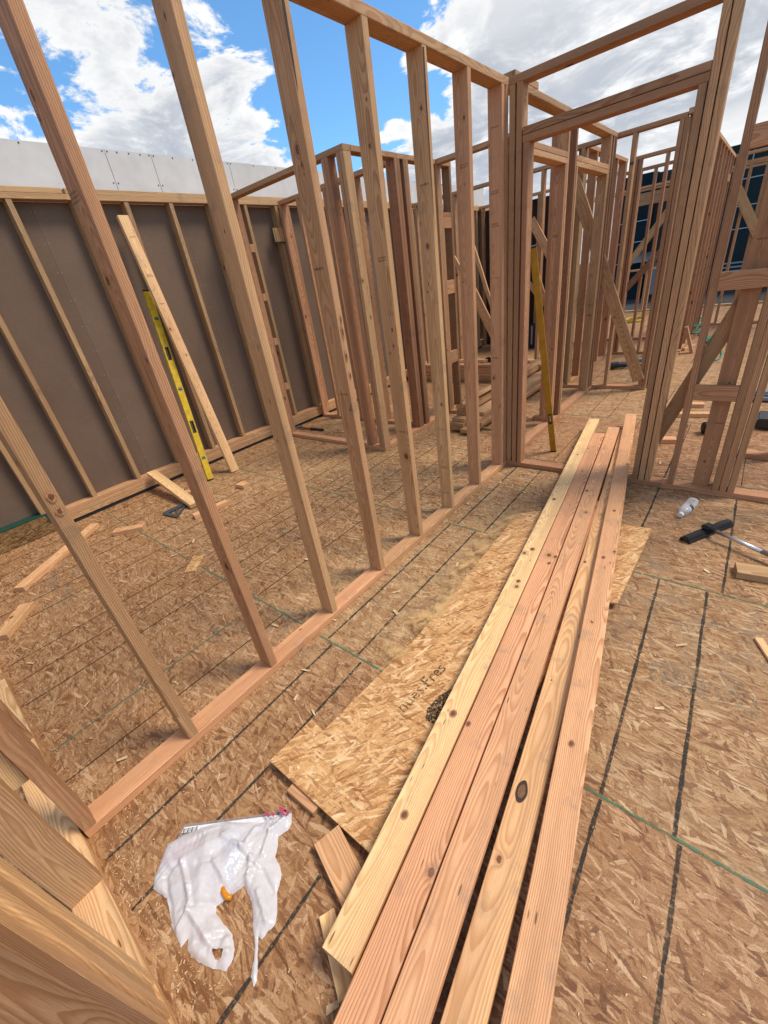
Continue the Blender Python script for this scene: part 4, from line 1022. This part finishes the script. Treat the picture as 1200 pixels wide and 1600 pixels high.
# rear saw on the pile
rs = empty('circular_saw', (-1.78, 6.45, 0), 'dark circular saw with white motor standing past the crosswise pile', 'saw')
bm = bmesh.new(); tube(bm, [(-1.80, 6.72, .13), (-1.80, 6.66, .13)], .09, 18); mobj('blade_guard', bm, BLACKP, rs)
bm = bmesh.new(); tube(bm, [(-1.80, 6.74, .17), (-1.72, 6.84, .18)], .05, 12); mobj('motor', bm, WHITEP, rs)
bm = bmesh.new(); bbox(bm, -1.95, -1.62, 6.62, 6.80, .0, .012); mobj('shoe', bm, STEEL, rs)
# dark crate
ck = empty('striped_crate', (-2.3, 8.3, 0), 'black crate with pale ribs leaning in the rear room', 'crate')
bm = bmesh.new(); bbox(bm, -1.98, -1.42, 8.50, 8.72, .0, .42); mobj('shell', bm, BLACK, ck)
bm = bmesh.new()
for k in range(5): bbox(bm, -1.93+k*.11, -1.90+k*.11, 8.485, 8.4985, .08, .40)
mobj('rib', bm, AWN, ck)

# teal reciprocating saw in the hall
ts = empty('teal_saw', (.1, 6.88, 0), 'teal and black cordless saw lying beyond the hallway cross wall', 'saw')
bm = bmesh.new(); tube(bm, [(-.03, 6.82, .05), (.05, 6.85, .055)], .045, 12); tube(bm, [(.05, 6.85, .055), (.14, 6.89, .05)], .04, 12); mobj('motor', bm, BLACKP, ts)
bm = bmesh.new(); tube(bm, [(.14, 6.89, .05), (.22, 6.93, .085), (.34, 6.97, .09), (.40, 7.0, .05)], .024, 10); mobj('handle', bm, TEAL, ts)
bm = bmesh.new(); tube(bm, [(.14, 6.88, .03), (.40, 6.98, .03)], .014, 8); mobj('guard', bm, BLACKP, ts)
bm = bmesh.new(); bbox(bm, .34, .45, 6.95, 7.05, .0, .05, .006); mobj('battery', bm, BLACKP, ts)
# wheel and tool case at right
bm = bmesh.new(); lathe(bm, [(.02, 0), (.045, .003), (.05, .012), (.05, .03), (.045, .04), (.02, .043)], 20)
wo_ = mobj('small_wheel', bm, BLACK, None, frame_matrix((1.235, 4.50, .0505), (0, 0, 1), (1, .4, 0)), True); tag(wo_, 'small black wheel standing on the deck behind the flat stud', 'wheel')
tcx = empty('tool_case', (1.80, 4.8, 0), 'black tool case at the right edge behind the door wall', 'tool case')
bm = bmesh.new(); bbox(bm, 1.58, 1.98, 4.70, 4.95, .005, .09, .01); mobj('case_body', bm, BLACKP, tcx)
bm = bmesh.new(); bbox(bm, 1.66, 1.72, 4.693, 4.6995, .03, .06, .002); mobj('latch', bm, STEEL, tcx)
bm = bmesh.new(); bbox(bm, 1.84, 1.90, 4.693, 4.6995, .03, .06, .002); mobj('latch', bm, STEEL, tcx)
for k, (z, y) in enumerate(((.03, 5.55), (.075, 5.6))):
    o = lumber('grey_strip', None, (1.5, y, z), (2.6, y, z), .10, .03, (0, 1, 0), 0, .8, bow=0, mat=AWN); tag(o, ('lower', 'upper')[k]+' grey metal strip lying beyond the black tool case', 'metal strip', 'grey metal strips')
# cords
def cord(name, label, pts, r, mat):
    P_ = []
    for i in range(len(pts)-1):
        a, b_ = Vector(pts[i]), Vector(pts[i+1]); p = Vector(pts[max(0, i-1)]); q = Vector(pts[min(len(pts)-1, i+2)])
        for k in range(6):
            t = k/6; P_.append(.5*((2*a)+(b_-p)*t+(2*p-5*a+4*b_-q)*t*t+(3*a-p-3*b_+q)*t**3))
    P_.append(Vector(pts[-1])); bm = bmesh.new(); tube(bm, P_, r, 6); o = mobj(name, bm, mat, None, None, True); tag(o, label, 'cord'); return o
cord('extension_cord', 'green cord heaped on the deck before the far right wall', [(1.02+.16*math.cos(k*1.7)*random.uniform(.5, 1.2), 8.75+.45*math.sin(k*1.7)*random.uniform(.5, 1.2), .015+.012*(k % 4)) for k in range(22)]+[(1.12, 7.9, .01), (1.14, 7.4, .01), (1.05, 7.25, .01)], .010, CORDG)
cord('extension_cord', 'teal green cord hanging at the end of the receding studs', [(.69+.05*math.cos(k*1.3), 9.2+.3*math.sin(k*1.3), .02+.04*k/2) for k in range(12)], .010, CORDG)
cord('extension_cord', 'yellow cord coiled on the deck near the farthest wall', [(-.62+.16*math.cos(k*1.1), 11.3+.25*math.sin(k*1.1), .015+.010*(k % 5)) for k in range(26)]+[(-.75, 12.0, .01), (-.55, 12.6, .01), (-.2, 12.4, .01)], .013, CORDY)

# ------------------------------------------------------------------ navy building
nb = empty('navy_building', (0, 21, 0), 'dark navy clad building with thin white joint lines beyond the far wall', 'building')
bm = bmesh.new(); bbox(bm, -3.25, -2.18, 20, 26, -.4, 3.47); mobj('cladding', bm, NAVY, nb)
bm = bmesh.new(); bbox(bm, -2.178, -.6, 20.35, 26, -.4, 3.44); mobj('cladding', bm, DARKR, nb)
bm = bmesh.new(); bbox(bm, -.598, 14, 20, 26, -.4, 3.62); mobj('cladding', bm, NAVY2, nb)
for z in (2.12, 1.49, .85):
    bm = bmesh.new(); bbox(bm, -3.2, -2.25, 19.985, 19.9985, z-.012, z+.012); mobj('joint_line', bm, WLINE, nb)
for z in (2.72, 2.02, 1.405):
    bm = bmesh.new(); bbox(bm, .0, 4, 19.985, 19.9985, z-.012, z+.012); mobj('joint_line', bm, WLINE, nb)
for x in (.353, 1.6, 2.9):
    bm = bmesh.new(); bbox(bm, x-.012, x+.012, 19.985, 19.9985, .76, 3.4); mobj('joint_line', bm, WLINE, nb)
bm = bmesh.new()
vs = [bm.verts.new(p) for p in ((-2.6, 19.98, 1.12), (-.7, 19.98, 1.12), (-.7, 18.9, .86), (-2.6, 18.9, .86))]; f = bm.faces.new(vs)
bmesh.ops.solidify(bm, geom=[f], thickness=.05); mobj('awning', bm, AWN, nb)
bm = bmesh.new(); bbox(bm, -1.9, -1.4, 20.2, 20.34, -.3, .75); mobj('door', bm, AWN, nb)
for z in (.42, .30, .18):
    bm = bmesh.new(); bbox(bm, .1, 1.6, 19.975, 19.9985, z, z+.05); mobj('louvre', bm, AWN, nb)
# weeds outside the far window
bm = bmesh.new()
for k in range(260):
    a = random.uniform(0, 6.28); h_ = random.uniform(0, 1.0); r_ = .28*(1-h_*.6)*random.random()
    p = Vector((-1.9+r_*math.cos(a), 14.6+r_*math.sin(a), -.4+h_*1.1)); s_l = random.uniform(.02, .05)
    q = Vector((random.uniform(-1, 1), random.uniform(-1, 1), random.uniform(-.3, 1))).normalized()*s_l; w_ = q.cross(Vector((random.random(), random.random(), 1))).normalized()*s_l*.4
    bm.faces.new([bm.verts.new(p-q), bm.verts.new(p+w_), bm.verts.new(p+q), bm.verts.new(p-w_)])
wd = empty('weed_plant', (-1.9, 14.6, -.4), 'tall thin weed growing outside the far window opening', 'plant'); mobj('leaves', bm, LEAF, wd)
bm = bmesh.new()
for k in range(7): tube(bm, [(-1.9, 14.6, -.4), (-1.9+random.uniform(-.2, .2), 14.6+random.uniform(-.2, .2), .3+random.uniform(0, .3))], .006, 5)
mobj('stem', bm, LEAF, wd)

# drift of sawdust lapping over the left edge of the fresh sheet
m_, g_, b_s, o_s = newmat('fine_sawdust')
oc_ = g_.n('ShaderNodeTexCoord').outputs['Object']
nf = g_.noise(oc_, 500, 3, .7); nb_ = g_.noise(oc_, 9, 6, .68)
uvx = g_.n('ShaderNodeAttribute', attribute_name='fall').outputs['Fac']
al = g_.m('MULTIPLY', g_.ss(g_.m('ADD', nb_, g_.m('MULTIPLY', uvx, .22)), .60, .84), g_.ss(nf, .30, .50), clamp=True)
setb(g_, b_s, g_.ramp(nf, [(.3, (.56, .33, .13)), (.7, (.84, .56, .26))]), .9, .1, 0, g_.bump(nf, .5, .002))
tr_ = g_.n('ShaderNodeBsdfTransparent'); mx_ = g_.n('ShaderNodeMixShader')
g_.put(mx_.inputs[0], al); g_.nt.links.new(tr_.outputs[0], mx_.inputs[1]); g_.nt.links.new(b_s.outputs[0], mx_.inputs[2]); g_.nt.links.new(mx_.outputs[0], o_s.inputs[0])
bm = bmesh.new(); lay = bm.verts.layers.float.new('fall'); rows_ = []
ky = 60
for a in range(ky+1):
    y = .95+1.68*a/ky; xe = .468-.018*(y-1.3)/.6 if y < 1.9 else .450-.018*(y-1.9)/.65
    row = []
    for b2 in range(13):
        f = b2/12; x = xe-.17+.27*f
        z = .0035+(.040-.0035)*max(0, min(1, (f-.10)/.50))+.0008*mn.noise((x*30, y*30, 0))
        if x > xe-.004: z = max(z, .0400)
        v = bm.verts.new((x, y, z)); v[lay] = math.sin(math.pi*f)**1.0*math.sin(math.pi*a/ky)**.5; row.append(v)
    rows_.append(row)
for A_, B_ in zip(rows_, rows_[1:]):
    for i in range(12): bm.faces.new((A_[i], A_[i+1], B_[i+1], B_[i]))
o = mobj('sawdust_drift', bm, m_, None, None, True); o['kind'] = 'stuff'; o['label'] = 'fine pale sawdust drifted over the left edge of the fresh OSB sheet'; o['category'] = 'sawdust'
# ------------------------------------------------------------------ sawdust and chips
def chips(n, fn, smin, smax, name):
    bm = bmesh.new()
    for k in range(n):
        x, y = fn(); L = random.uniform(smin, smax); w_ = L*random.uniform(.15, .5); a = random.uniform(0, 6.28); z = .0026+random.random()*.002
        d = Vector((math.cos(a), math.sin(a), random.uniform(-.15, .35)))*L/2; e = Vector((-math.sin(a), math.cos(a), 0))*w_/2; c = Vector((x, y, z+abs(d.z)))
        bm.faces.new([bm.verts.new(c-d-e), bm.verts.new(c+d-e*.4), bm.verts.new(c+d+e), bm.verts.new(c-d*.8+e)])
    o = mobj(name, bm, CHIP); o['kind'] = 'stuff'; o['label'] = 'pale wood chips and sawdust scattered over the deck'; o['category'] = 'sawdust'
def f1():
    r_ = random.random()
    if r_ < .25: return random.gauss(-.0, .0)+random.choice((-.13, .06))+random.gauss(0, .05), random.uniform(.05, 3.2)
    if r_ < .45: return random.uniform(-1.6, .7), .03+abs(random.gauss(0, .07))
    if r_ < .65: return random.gauss(.38, .10), random.uniform(.8, 2.7)
    if r_ < .8: return random.uniform(-2.9, 0), random.uniform(.05, 3.2)
    return random.uniform(0, 2.0), random.uniform(0, 3.3)
chips(5200, f1, .003, .009, 'sawdust_chips')
def f2(): return random.uniform(-2.9, 2.0), random.uniform(.05, 4.5)
chips(170, f2, .015, .045, 'wood_slivers')
